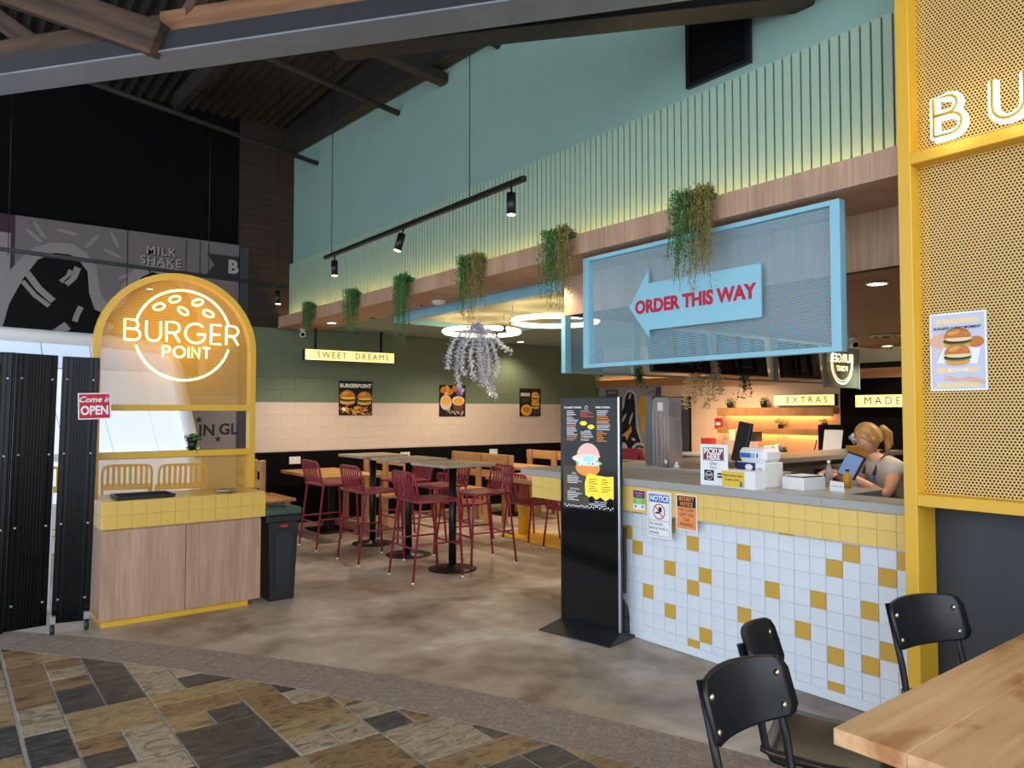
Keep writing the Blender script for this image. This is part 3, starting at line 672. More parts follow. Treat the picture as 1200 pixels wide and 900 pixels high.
for L, w in ((SP, .61), (SO, 1.0), (SI, 0), (SN, .64), (ST, .66)):
    part('neon_letter', tube2(L, x, NZ - .178, .084, .0075), ac); x += w * .084 + .028
for a0, a1 in ((15, 165), (196, 344)):
    b = MB(); p = arc(NX, NZ, NR, a0, a1, 30); b.tube([(q[0], -.035, q[1]) for q in p], .0085, 'neon', 8); part('neon_ring', b, ac)
for (sx_, sz_, ro) in ((-.19, .215, .35), (-.075, .285, .35), (.10, .275, .35), (-.01, .195, -.55), (.185, .19, -.35)):
    b = MB(); q = []
    for i in range(14):
        a = 2 * PI * i / 14; u_, v_ = .043 * math.cos(a), .024 * math.sin(a); q.append((NX + sx_ + u_ * math.cos(ro) - v_ * math.sin(ro), -.035, NZ + sz_ + u_ * math.sin(ro) + v_ * math.cos(ro)))
    b.tube(q, .0075, 'neon', 8, closed=True); part('neon_seed', b, ac)
b = MB()
for dx, dz in ((-.38, 0), (.38, .0), (0, .38), (0, -.38), (-.2, -.14), (.2, -.14)): b.cyl((NX + dx, -.03, NZ + dz), (NX + dx, .045, NZ + dz), .004, 'yellow_paint', 6)
part('standoff', b, ac)
# things on the cabinet
tr = thing('serving_tray', 'black plastic serving tray lying on the yellow tiled cabinet', 'tray', (1.23, 6.17, .9))
b = MB(); b.b2((-.19, -.13, 0), (.19, .13, .006), 'black_metal'); part('tray_base', b, tr)
b = MB()
for lo, hi in (((-.2, -.14, .004), (.2, -.125, .026)), ((-.2, .125, .004), (.2, .14, .026)), ((-.2, -.125, .004), (-.185, .125, .026)), ((.185, -.125, .004), (.2, .125, .026))): b.b2(lo, hi, 'black_metal', .003)
part('rim', b, tr)
dsh = MB(); dsh.lathe([(.0, .003), (.06, .003), (.085, .015), (.09, .022), (.086, .022), (.06, .008), (0, .008)], 'steel', 22)
solid('steel_dish', dsh, 'shallow steel dish at the bin end of the cabinet top', 'dish', (1.83, 6.14, .9))
def pot_plant(name, label, loc, pr=.045, ph=.08, fr_=.09, nleaf=70, trail=0, group=None, pm='black_metal', lm='leaf_dark'):
    t = thing(name, label, 'plant', loc, 0, group)
    b = MB(); b.lathe([(pr * .75, 0), (pr, ph), (pr * .9, ph), (pr * .85, ph * .85), (0, ph * .85)], pm, 14); part('pot', b, t)
    b = MB()
    for i in range(nleaf):
        a = random.uniform(0, 2 * PI); e = random.uniform(.0, 1.3); d = fr_ * random.uniform(.4, 1)
        c = Vector((math.cos(a) * math.cos(e) * d, math.sin(a) * math.cos(e) * d, ph + math.sin(e) * d * .8))
        if trail and i % 3 == 0: c = Vector((math.cos(a) * pr * 1.2, math.sin(a) * pr * 1.2, ph - random.uniform(0, trail)))
        l = random.uniform(.012, .024); u = Vector((random.gauss(0, 1), random.gauss(0, 1), random.gauss(0, 1))).normalized(); w = u.orthogonal().normalized()
        b.add([c - u * l, c + w * l * .45, c + u * l, c - w * l * .45], [(0, 1, 2, 3)], lm if random.random() < .7 else 'leaf')
    part('foliage', b, t)
    b = MB()
    for i in range(7):
        a = i * .9; b.tube([(0, 0, ph * .8), (math.cos(a) * fr_ * .4, math.sin(a) * fr_ * .4, ph + fr_ * .5)], .0018, 'twig', 4)
    part('stem', b, t); return t
pot_plant('potted_plant', 'small trailing plant in a black pot on the arch frame rail', (1.635, 6.385, 1.234), .042, .08, .075, 130, .14)

# ================================================================== RUBBISH BIN
bn = thing('rubbish_bin', 'slim black rubbish bin with green open lid beside the cabinet', 'bin', (2.255, 6.14, 0), 0)
def frust(b, w0, d0, w1, d1, z0, z1, mt):
    v = [(-w0, -d0, z0), (w0, -d0, z0), (w0, d0, z0), (-w0, d0, z0), (-w1, -d1, z1), (w1, -d1, z1), (w1, d1, z1), (-w1, d1, z1)]
    b.add(v, [(3, 2, 1, 0), (4, 5, 6, 7), (0, 1, 5, 4), (1, 2, 6, 5), (2, 3, 7, 6), (3, 0, 4, 7)], mt)
b = MB(); frust(b, .10, .13, .125, .15, 0, .66, 'bin_black'); part('body', b, bn)
b = MB(); b.b2((-.145, -.165, .64), (.145, .165, .70), 'bin_black', .01); part('rim', b, bn)
b = MB(); b.add([(-.06, -.145, .12), (.06, -.145, .12), (.075, -.155, .56), (-.075, -.155, .56), (-.06, -.138, .12), (.06, -.138, .12), (.075, -.150, .56), (-.075, -.150, .56)], [(0, 1, 2, 3), (0, 4, 5, 1), (2, 6, 7, 3), (1, 5, 6, 2), (0, 3, 7, 4)], 'charcoal'); part('front_panel', b, bn)
b = MB(); b.b2((-.028, -.168, .60), (.028, -.150, .622), 'bin_red'); part('badge', b, bn, label='small red badge')
b = MB()
for lo, hi in (((-.15, -.17, .70), (.15, -.09, .755)), ((-.15, .09, .70), (.15, .17, .755)), ((-.15, -.09, .70), (-.07, .09, .755)), ((.07, -.09, .70), (.15, .09, .755))): b.b2(lo, hi, 'bin_green', .008)
part('lid', b, bn, label='green lid with a square hole')

# ================================================================== MENU KIOSK
ks = thing('menu_totem', 'tall black freestanding digital menu totem in front of the counter', 'screen', (3.640, 3.815, 0), math.atan2(-.502, .095))
b = MB(); b.b2((-.255, 0, .03), (.255, .036, 1.65), 'charcoal', .004); part('casing', b, ks)
b = MB(); b.b2((-.252, -.006, .035), (.243, 0, 1.645), 'screen_black', .002); part('glass_front', b, ks)
b = MB(); b.b2((.243, -.009, .032), (.258, .004, 1.65), 'steel', .002); part('trim_strip', b, ks, label='bright aluminium edge strip')
b = MB(); v = [(-.30, -.20, 0), (.30, -.20, 0), (.30, .13, 0), (-.30, .13, 0), (-.30, -.20, .008), (.30, -.20, .008), (.262, .0, .05), (-.262, .0, .05), (.30, .13, .012), (-.30, .13, .012)]
b.add(v, [(3, 2, 1, 0), (0, 1, 5, 4), (4, 5, 6, 7), (7, 6, 8, 9), (1, 2, 8, 6, 5), (3, 0, 4, 7, 9), (2, 3, 9, 8)], 'charcoal'); part('base_plate', b, ks)
b = MB()
for x in (.20,):
    b.add([(x, .055, .03), (x, .15, .02), (x, .10, .20), (x, .055, .26), (x + .05, .055, .03), (x + .05, .15, .02), (x + .05, .10, .20), (x + .05, .055, .26)], [(0, 1, 2, 3), (7, 6, 5, 4), (0, 4, 5, 1), (1, 5, 6, 2), (2, 6, 7, 3)], 'charcoal')
b.b2((.1, .0551, .3), (.25, .085, .75), 'charcoal', .003)
part('rear_brace', b, ks)
b = MB(); Y = -.0068; b.rect(-.225, .86, .21, 1.60, Y, 'screen_dim'); b.rect(-.223, .862, .208, 1.598, Y - .0002, 'screen_black')
b.rect(-.223, .862, .0, 1.16, Y - .0003, 'screen_olive')
rr = random.Random(3)
def lines(x0, x1, z0, z1, step, mt='screen_white'):
    z = z1
    while z > z0:
        b.rect(x0, z, x0 + (x1 - x0) * rr.uniform(.45, 1), z + step * .33, Y - .0005, mt if rr.random() < .8 else 'screen_bun'); z -= step
b.text('GOURMET BURGERS', .017, 'screen_white', (-.14, Y - .0006, 1.577), bold=.0004); b.text('FRIED CHICKEN', .017, 'screen_white', (.12, Y - .0006, 1.577), bold=.0004)
b.ell(-.02, 1.575, .014, .014, Y - .0005, 'screen_white', 14); b.ell(-.02, 1.575, .011, .011, Y - .0006, 'screen_black', 14)
lines(-.195, -.09, 1.33, 1.55, .013); lines(-.07, .045, 1.50, 1.55, .013, 'screen_red'); lines(.07, .19, 1.42, 1.55, .013); lines(.07, .16, 1.34, 1.405, .013, 'screen_bun'); lines(-.07, .045, 1.33, 1.40, .014)
def splat(cx, cz, rx, rz, n, mt, y):
    b.art([(cx + rx * math.cos(2 * PI * i / n) * (1 if i % 2 else .86), cz + rz * math.sin(2 * PI * i / n) * (1 if i % 2 else .8)) for i in range(n)], y, mt)
splat(-.045, 1.465, .034, .018, 16, 'screen_yellow', Y - .0008); splat(.02, 1.44, .032, .018, 16, 'screen_yellow', Y - .0008)
b.text('EXTRAS', .014, 'screen_white', (-.01, Y - .0006, 1.41)); b.text('LOADED FRIES', .015, 'screen_white', (-.01, Y - .0006, 1.37))
b.ell(-.01, 1.09 + .06, .105, .06, Y - .0006, 'screen_bun', 20); b.rect(-.11, 1.13, .085, 1.17, Y - .0007, 'screen_bun'); b.ell(.0, 1.185, .115, .022, Y - .0008, 'screen_green', 18); b.ell(.06, 1.18, .03, .02, Y - .0009, 'screen_red', 12)
b.ell(-.03, 1.215, .115, .03, Y - .001, 'screen_white', 16); b.ell(-.005, 1.225, .10, .10, Y - .0011, 'screen_mush', 20, 0, 0, PI); b.art([(-.14, 1.21), (-.10, 1.235), (.09, 1.225), (.10, 1.238), (-.06, 1.25)], Y - .0012, 'screen_pink')
b.text('BEST', .045, 'screen_cyan', (.0, Y - .002, 1.215), bold=.003); b.text('SHROOM', .042, 'screen_white', (.0, Y - .002, 1.178), bold=.003)
b.art([(-.03, .96), (.0, .945), (.03, .955), (.06, .93), (.1, .95), (.14, .925), (.18, .95), (.208, .94), (.208, 1.10), (.15, 1.095), (.08, 1.10), (.0, 1.115), (-.02, 1.09), (-.035, 1.04)], Y - .0008, 'screen_yellow')
lines_y = Y
for z in (1.07, 1.055, 1.04, 1.02, 1.005, .99):
    b.rect(0, z, rr.uniform(.05, .085), z + .004, Y - .001, 'print_black'); b.rect(.11, z, rr.uniform(.15, .19), z + .004, Y - .001, 'print_black')
b.text('SIDES', .016, 'screen_white', (-.13, Y - .0006, 1.105)); lines(-.19, -.06, 1.03, 1.085, .012); b.text('KIDS MEALS', .016, 'screen_white', (-.125, Y - .0006, .995)); lines(-.19, -.06, .905, .975, .012)
b.text('EVERY DRINKS', .016, 'screen_white', (.1, Y - .0006, .915)); lines(.0, .18, .885, .9, .01)
for i in range(24): b.ell(-.21 + i * .0178, .872 + rr.uniform(-.004, .012), .006, .005, Y - .0006, 'screen_white', 7, rr.random())
part('screen_image', b, ks)

# ================================================================== CONCERTINA DOOR (black ribbed panels)
cd = thing('folding_door', 'black ribbed concertina door folded open left of the arch cabinet', 'door', (0, 0, 0))
def ribbed(name, x0, y0, x1, y1, h, lean):
    a, c = Vector((x0, y0, 0)), Vector((x1, y1, 0)); d = (c - a); L = d.length; d.normalize(); n = Vector((d.y, -d.x, 0))
    b = MB(); b.b2((0, 0, .05), (L, .02, h), 'door_black', .003)
    for i in range(11):
        x = .03 + (L - .06) * i / 10; w = .006 if 1 < i < 9 else .018; b.b2((x - w, -.012, .055), (x + w, 0, h - .01), 'door_black', .002)
    o = part(name, b, cd, (x0, y0, 0), rot=(0, lean, math.atan2(d.y, d.x)))
    b = MB()
    for z in (.22, .75, 1.25, 1.78):
        for x in (.035, L - .035): b.lathe([(.009, 0), (.009, .004), (.005, .008), (0, .008)], 'steel', 8, (x, z, 0))
    b.v = [(x, -y_, z_) for (x, z_, y_) in b.v]
    b.v = [(x, y_ - .012, z_) for (x, y_, z_) in b.v]
    part('rivet', b, o); return o, L
p0, L0 = ribbed('door_panel', .08, 6.20, .362, 6.10, 1.96, .02)
p1, L1 = ribbed('door_panel', .37, 6.12, .622, 6.16, 1.955, .02); p2, L2 = ribbed('door_panel', .650, 6.16, .882, 6.12, 1.945, .018)
for x_ in (.13, .185):
    b = MB(); b.b2((x_, -.026, 1.43), (x_ + .034, -.012, 1.80), 'print_yellow', .003); q = part('strap', b, p0, label='yellow strap')
    b = MB(); b.b2((x_ + .002, -.028, 1.80), (x_ + .032, -.012, 1.87), 'print_navy', .003); part('strap_end', b, p0, label='blue strap end')
b = MB(); b.b2((.0, -.03, 1.02), (.19, -.014, 1.05), 'steel', .003); part('latch', b, p0)
for x0 in (.618,):
    b = MB(); b.b2((x0, 6.17, .12), (x0 + .028, 6.18, 1.92), 'steel', .002); part('gap_light_strip', b, cd, label='pale metal strip in place of light through the gap')  # stands in for background light showing between the panels
for x_, y_ in ((.645, 6.05), (.855, 6.06)):
    b = MB(); b.b2((x_ - .02, y_ - .02, .075), (x_ + .02, y_ + .02, .13), 'steel', .003); b.tube([(x_ - .012, y_, .035), (x_ + .012, y_, .035)], .035, 'charcoal', 14); part('castor', b, cd)
op = thing('open_sign', 'red and white sign reading Come in OPEN hung on the folding door', 'sign', (.80, 6.085, 1.49), 0, rot=(0, -.03, 0))
b = MB(); b.b2((-.02, -.004, 0), (.19, 0, .19), 'white_paper'); part('sheet', b, op)
b = MB(); b.rect(-.012, .008, .182, .182, -.0045, 'print_red'); b.text('Come in', .058, 'print_white', (.085, -.005, .142), slant=.3, bold=.001); b.text('OPEN', .088, 'print_white', (.085, -.005, .062), bold=.003, sx=.78); part('print', b, op)

# ================================================================== LEFT BACKGROUND: mural wall, glazed bay with painted sky glow
mw = struct('wall_mural', None, 'grey mural wall panel with black milkshake drawing'); mw.location = (0, 9.95, 0); mw['category'] = 'wall'
b = MB(); b.b2((-2.5, 0, 0), (3.10, .05, 3.76), 'print_m_grey'); part('mural_board', b, mw)
b = MB(); b.b2((3.10, -.03, 0), (3.215, .05, 3.72), 'dark_panel'); part('end_trim', b, mw, label='dark grey end trim')
b = MB(); e = -.001
b.rect(-2.5, 2.2, .62, 3.76, e, 'print_m_plum')
for i in range(6): b.rect(-2.5 + .52 * i, 2.3 + .2 * (i % 2), -2.02 + .52 * i, 2.95 + .3 * (i % 3), e - .001, 'print_m_pale' if i % 2 else 'print_m_grey')
blob = [(.30, 2.0), (.43, 2.75), (.56, 3.10), (.66, 3.25), (.8, 3.42), (.97, 3.50), (1.18, 3.51), (1.32, 3.43), (1.43, 3.28), (1.48, 2.95), (1.55, 2.86), (1.66, 2.98), (1.86, 3.33), (2.0, 3.42), (2.3, 3.38), (2.55, 3.2), (2.7, 2.9), (2.7, 2.0)]
b.art([(x * 1.0, z) for x, z in blob], e - .002, 'print_m_pale')
blob2 = [(.42, 2.0), (.58, 2.75), (.70, 3.04), (.84, 3.28), (1.0, 3.38), (1.16, 3.38), (1.27, 3.3), (1.34, 3.2), (1.36, 2.95), (1.42, 2.76), (1.56, 2.70), (1.72, 2.84), (1.92, 3.2), (2.05, 3.28), (2.26, 3.22), (2.45, 3.05), (2.58, 2.8), (2.6, 2.0)]
b.art(blob2, e - .003, 'print_m_black')
for pth, w in (([(.74, 3.12), (.86, 2.95), (1.0, 2.82)], .07), ([(.70, 3.02), (.82, 2.87), (.96, 2.76)], .05), ([(1.24, 3.24), (1.20, 3.12), (1.12, 3.03)], .07), ([(1.17, 3.2), (1.14, 3.12), (1.07, 3.05)], .05), ([(1.28, 2.78), (1.24, 2.68), (1.22, 2.6)], .06), ([(.8, 2.3), (1.0, 2.42), (1.15, 2.55)], .10), ([(1.4, 2.35), (1.5, 2.45), (1.6, 2.6)], .08)): b.stroke(pth, w, e - .004, 'print_m_pale')
for cx, cz, ro in ((.85, 3.62, -1.0), (.8, 3.55, -.7), (1.13, 3.64, -.15), (1.38, 3.57, .9), (1.62, 3.62, -1.1), (1.6, 3.45, -.4), (1.75, 3.2, .5)):
    b.ell(cx, cz, .11, .022, e - .004, 'print_m_pale', 12, ro)
b.rect(1.755, 2.0, 1.765, 3.76, e - .004, 'print_m_dark'); b.rect(2.43, 2.9, 2.44, 3.74, e - .004, 'print_m_dark'); b.rect(2.60, 2.9, 2.61, 3.74, e - .004, 'print_m_dark')
b.text('MILK', .145, 'print_m_dark', (2.155, e - .004, 3.535), bold=.003, spacing=1.15); b.text('MILK', .145, 'print_m_white', (2.14, e - .005, 3.545), bold=.001, spacing=1.15)
b.text('SHAKE', .145, 'print_m_dark', (2.155, e - .004, 3.405), bold=.003, spacing=1.15); b.text('SHAKE', .145, 'print_m_white', (2.14, e - .005, 3.415), bold=.001, spacing=1.15)
b.art([(2.68, 3.32), (3.10, 3.30), (3.10, 3.60), (2.68, 3.60), (2.78, 3.46)], e - .005, 'print_m_dark'); b.text('B', .24, 'print_m_white', (3.02, e - .006, 3.45), bold=.01)
b.text('IN', .20, 'print_m_dark', (2.72, e - .004, 1.30), bold=.006); b.text('GL', .20, 'print_m_dark', (2.99, e - .004, 1.31), bold=.006)
b.rect(2.4, .4, 3.1, 1.75, e - .003, 'print_m_pale')
def star(cx, cz, r): b.art([(cx + (r if i % 2 == 0 else r * .4) * math.sin(PI * i / 5), cz + (r if i % 2 == 0 else r * .4) * math.cos(PI * i / 5)) for i in range(10)], e - .004, 'print_m_dark')
star(2.62, 1.44, .05); star(2.86, 1.19, .05)
part('mural_print', b, mw)
# glazed bay with slanted end; sky reflection in the glass painted as glow
wn = struct('window_1', None, 'slanted glazed bay behind the arch, its sky reflection painted as glow'); wn.location = (0, 9.5, 0)
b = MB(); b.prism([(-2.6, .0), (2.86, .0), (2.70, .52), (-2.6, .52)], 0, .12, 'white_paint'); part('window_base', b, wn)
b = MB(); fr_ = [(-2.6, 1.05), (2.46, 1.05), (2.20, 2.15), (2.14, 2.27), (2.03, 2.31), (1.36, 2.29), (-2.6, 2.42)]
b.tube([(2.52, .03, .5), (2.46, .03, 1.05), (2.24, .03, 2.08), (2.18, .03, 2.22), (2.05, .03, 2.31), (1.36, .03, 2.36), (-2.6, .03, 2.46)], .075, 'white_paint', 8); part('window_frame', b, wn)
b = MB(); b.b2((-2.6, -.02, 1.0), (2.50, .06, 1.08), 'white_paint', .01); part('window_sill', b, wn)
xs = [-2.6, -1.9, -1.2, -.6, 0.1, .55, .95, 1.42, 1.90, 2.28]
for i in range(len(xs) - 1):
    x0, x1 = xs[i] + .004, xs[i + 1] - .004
    b = MB(); b.prism([(x0 + .17, 1.08), (x1 + .17, 1.08), (x1 - .06, 2.02), (x0 - .06, 2.02)], .05, .07, 'sky_glow_pane'); part('pane', b, wn)
    b = MB(); b.prism([(x0 - .06, 2.03), (x1 - .06, 2.03), (x1 - .1, 2.32), (x0 - .1, 2.32)], .055, .07, 'sky_glow_pane2'); part('pane', b, wn)
    b = MB(); b.prism([(x0 + .30, .53), (x1 + .30, .53), (x1 + .18, 1.0), (x0 + .18, 1.0)], .05, .07, 'sky_glow_pane'); part('pane', b, wn)  # white wall below the sill, drawn as a glowing pane

# ================================================================== STOOLS, CHAIRS
def make_seat(name, label, cat, group, sh, top, w=.46, d=.44, mt='red_metal'):
    """slatted metal chair, local +y = the way the sitter faces, back at -y"""
    t = thing(name, label, cat, (0, 0, 0), 0, group); r = .012; sp = .035 + .03 * (sh > .6)
    for sx in (-1, 1):
        b = MB(); b.tube([(sx * (w / 2 + .015), d / 2 + .015, .012), (sx * w / 2, d / 2 - .02, sh - .03), (sx * w / 2, d / 2 - .05, sh)], r, mt, 8); part('leg', b, t)
        b = MB(); b.tube([(sx * (w / 2 + .015), -d / 2 - sp, .012), (sx * w / 2, -d / 2 + .02, sh - .01), (sx * w / 2, -d / 2 + .0, sh + .04)], r, mt, 8); part('leg', b, t)
        for yy in (d / 2 + .015, -d / 2 - sp):
            b = MB(); b.cyl((sx * (w / 2 + .015), yy, 0), (sx * (w / 2 + .015), yy, .016), .013, 'white_paint', 8); part('glide', b, t)
    b = MB(); b.tube([(-w / 2, -d / 2, sh), (-w / 2, d / 2 - .05, sh), (-w / 2 + .03, d / 2, sh), (w / 2 - .03, d / 2, sh), (w / 2, d / 2 - .05, sh), (w / 2, -d / 2, sh)], r, mt, 8); b.tube([(-w / 2, -d / 2, sh), (w / 2, -d / 2, sh)], r, mt, 8); part('seat_frame', b, t)
    for i in range(9):
        y = -d / 2 + .035 + i * (d - .07) / 8; b = MB(); b.box((0, y, sh + .005), (w - .02, .03, .008), mt, .002); part('seat_slat', b, t)
    bh = top - sh; lean = .055
    b = MB(); b.tube([(-w / 2, -d / 2, sh + .02), (-w / 2, -d / 2 - lean * .7, top - .06), (-w / 2 + .02, -d / 2 - lean * .95, top - .015), (-w / 2 + .06, -d / 2 - lean, top), (w / 2 - .06, -d / 2 - lean, top), (w / 2 - .02, -d / 2 - lean * .95, top - .015), (w / 2, -d / 2 - lean * .7, top - .06), (w / 2, -d / 2, sh + .02)], r, mt, 8); part('back_frame', b, t)
    for i in range(8):
        x = -w / 2 + .05 + i * (w - .1) / 7; b = MB()
        q = [(x, -d / 2, sh + .02), (x, -d / 2 - lean * .6 - .01, sh + bh * .55), (x, -d / 2 - lean, top)]
        b.add([(p[0] + dx, p[1] + dy, p[2]) for p in q for dx, dy in ((-.014, -.003), (.014, -.003), (.014, .003), (-.014, .003))], [(4 * k + j, 4 * k + (j + 1) % 4, 4 * k + 4 + (j + 1) % 4, 4 * k + 4 + j) for k in range(2) for j in range(4)], mt, True); part('back_slat', b, t)
    if sh > .6:
        z = .30
        b = MB(); k = w / 2 + .009
        b.tube([(-k, d / 2 + .005, z), (k, d / 2 + .005, z)], .009, mt, 6); b.tube([(-k, -d / 2 - .035, z + .0), (k, -d / 2 - .035, z)], .009, mt, 6)
        for sx in (-1, 1): b.tube([(sx * k, d / 2 + .005, z + .04), (sx * k, -d / 2 - .03, z + .04)], .009, mt, 6)
        part('footrest', b, t)
    return t
G1 = 'red bar stools at the tall tables'
stool = make_seat('bar_stool', 'red metal bar stool with its back to us, nearest the rubbish bin', 'stool', G1, .72, .985)
E_ = -PI / 2      # facing +X
stool.location = (3.61, 8.09, 0); stool.rotation_euler = (0, 0, E_)
dup(stool, (3.62, 7.07, 0), E_, 'red metal bar stool with its back to us at the middle tall table')
dup(stool, (3.68, 6.06, 0), E_ - .05, 'red metal bar stool with its back to us at the tall table nearest the totem')
dup(stool, (4.42, 6.25, 0), PI / 2 - .12, 'red bar stool across the tall table nearest the totem, facing us')
dup(stool, (4.45, 7.10, 0), PI / 2 + .06, 'red bar stool across the middle tall table, facing us')
dup(stool, (4.47, 7.90, 0), PI / 2, 'red bar stool across the tall table furthest from the totem, facing us')
G2 = 'red dining chairs at the yellow legged table'
dc = make_seat('dining_chair', 'low red slatted chair beside the yellow table base, next to the bar stools', 'chair', G2, .45, .80)
dc.location = (5.70, 6.98, 0); dc.rotation_euler = (0, 0, E_)
dup(dc, (5.70, 6.22, 0), E_, 'low red slatted chair half hidden behind the totem')
dup(dc, (5.05, 7.45, 0), E_, 'low red slatted chair beyond the tall tables, among the stools')
G3 = 'yellow stools behind the arch'
ys_ = make_seat('bar_stool', 'yellow metal bar stool seen through the arch mesh, middle of three', 'stool', G3, .74, .985, mt='yellow_paint')
ys_.location = (1.60, 8.85, 0); ys_.rotation_euler = (0, 0, -.15)
dup(ys_, (2.09, 8.62, 0), -.15, 'yellow metal bar stool seen through the arch mesh below the small plant')
dup(ys_, (1.05, 8.95, 0), -.1, 'yellow metal bar stool behind the arch, nearest the folding door')

# ---- tall tables
def tall_table(label, loc):
    t = thing('bar_table', label, 'table', loc, 0, 'tall square tables')
    b = MB(); b.box((0, 0, 1.03), (.60, .62, .03), 'grey_top', .004); part('tabletop', b, t)
    b = MB(); b.box((0, 0, 1.005), (.25, .25, .02), 'black_metal'); part('mounting_plate', b, t)
    b = MB(); b.cyl((0, 0, .02), (0, 0, 1.0), .038, 'black_metal', 14); part('column', b, t)
    b = MB(); b.lathe([(.24, 0), (.24, .008), (.22, .014), (.06, .02), (.045, .05), (0, .05)], 'black_metal', 26); part('foot_disc', b, t)
    return t
tt = tall_table('tall square table nearest the totem on a black column', (4.02, 6.16, 0))
dup(tt, (4.04, 7.06, 0), 0, 'middle of the three tall square tables'); dup(tt, (4.05, 7.92, 0), 0, 'tall square table nearest the green wall')
# ---- low wooden table by the wall
t = thing('dining_table', 'low wooden table against the black dado with a black pedestal', 'table', (4.05, 9.15, 0))
for i in range(5):
    b = MB(); b.box((-.31 + i * .155, 0, .735), (.151, 1.45, .04), 'pine', .004); part('plank', b, t)
b = MB(); b.box((0, 0, .37), (.09, .16, .70), 'black_metal', .004); part('pedestal', b, t); b = MB(); b.box((0, 0, .01), (.42, .62, .02), 'black_metal', .004); part('foot_plate', b, t)
# ---- yellow legged table
t = thing('dining_table', 'wooden topped table on yellow columns and yellow base plate', 'table', (5.82, 6.68, 0))
for i in range(5):
    b = MB(); b.box((-.34 + i * .17, 0, .73), (.166, 1.7, .05), 'pine', .004); part('plank', b, t)
for y in (-.5, .6):
    b = MB(); b.tube([(0, y, .02), (0, y, .705)], .075, 'yellow_paint', 20); part('column', b, t)
b = MB(); b.box((0, .02, .011), (.56, 1.5, .022), 'yellow_paint', .004); part('base_plate', b, t)
# ---- wooden benches, along Y; local +x = facing side
def bench(label, loc, L, flip=1, white=False):
    t = thing('wooden_bench', label, 'bench', loc, 0, 'wooden booth benches'); f = flip
    for z, h in ((.88, .13), (.66, .10)):
        b = MB(); b.box((-.02 * f, 0, z), (.04, L, h), 'pine', .004); part('back_plank', b, t)
    for i in range(3):
        b = MB(); b.box((f * (.10 + i * .125), 0, .45), (.115, L, .035), 'pine', .004); part('seat_plank', b, t)
    for y in (-L / 2 + .12, 0, L / 2 - .12):
        b = MB(); b.box((f * .025, y, .48), (.05, .09, .94), 'pine_up', .004); part('back_post', b, t)
        b = MB(); b.box((f * .34, y, .215), (.06, .08, .43), 'pine_up', .004); part('leg', b, t)
    return t
bench('wooden bench end beside the bin, left of the low wooden table', (3.12, 9.38, 0), .85, 1)
bench('wooden bench behind the tall tables, beyond the low wooden table', (4.92, 9.2, 0), 1.4, -1)
bench('long wooden bench with thick back plank beyond the red stools', (6.2, 8.78, 0), 1.5, -1)
bench('wooden bench furthest along, partly hidden behind the totem', (7.4, 8.5, 0), 1.4, -1)
t = thing('side_table', 'plain wooden table between the far benches', 'table', (6.8, 8.9, 0))
b = MB(); b.box((0, 0, .73), (.55, 1.2, .04), 'pine', .004); part('tabletop', b, t); b = MB(); b.box((0, 0, .35), (.1, .2, .70), 'black_metal', .003); part('pedestal', b, t); b = MB(); b.box((0, 0, .01), (.4, .5, .02), 'black_metal', .003); part('foot_plate', b, t)

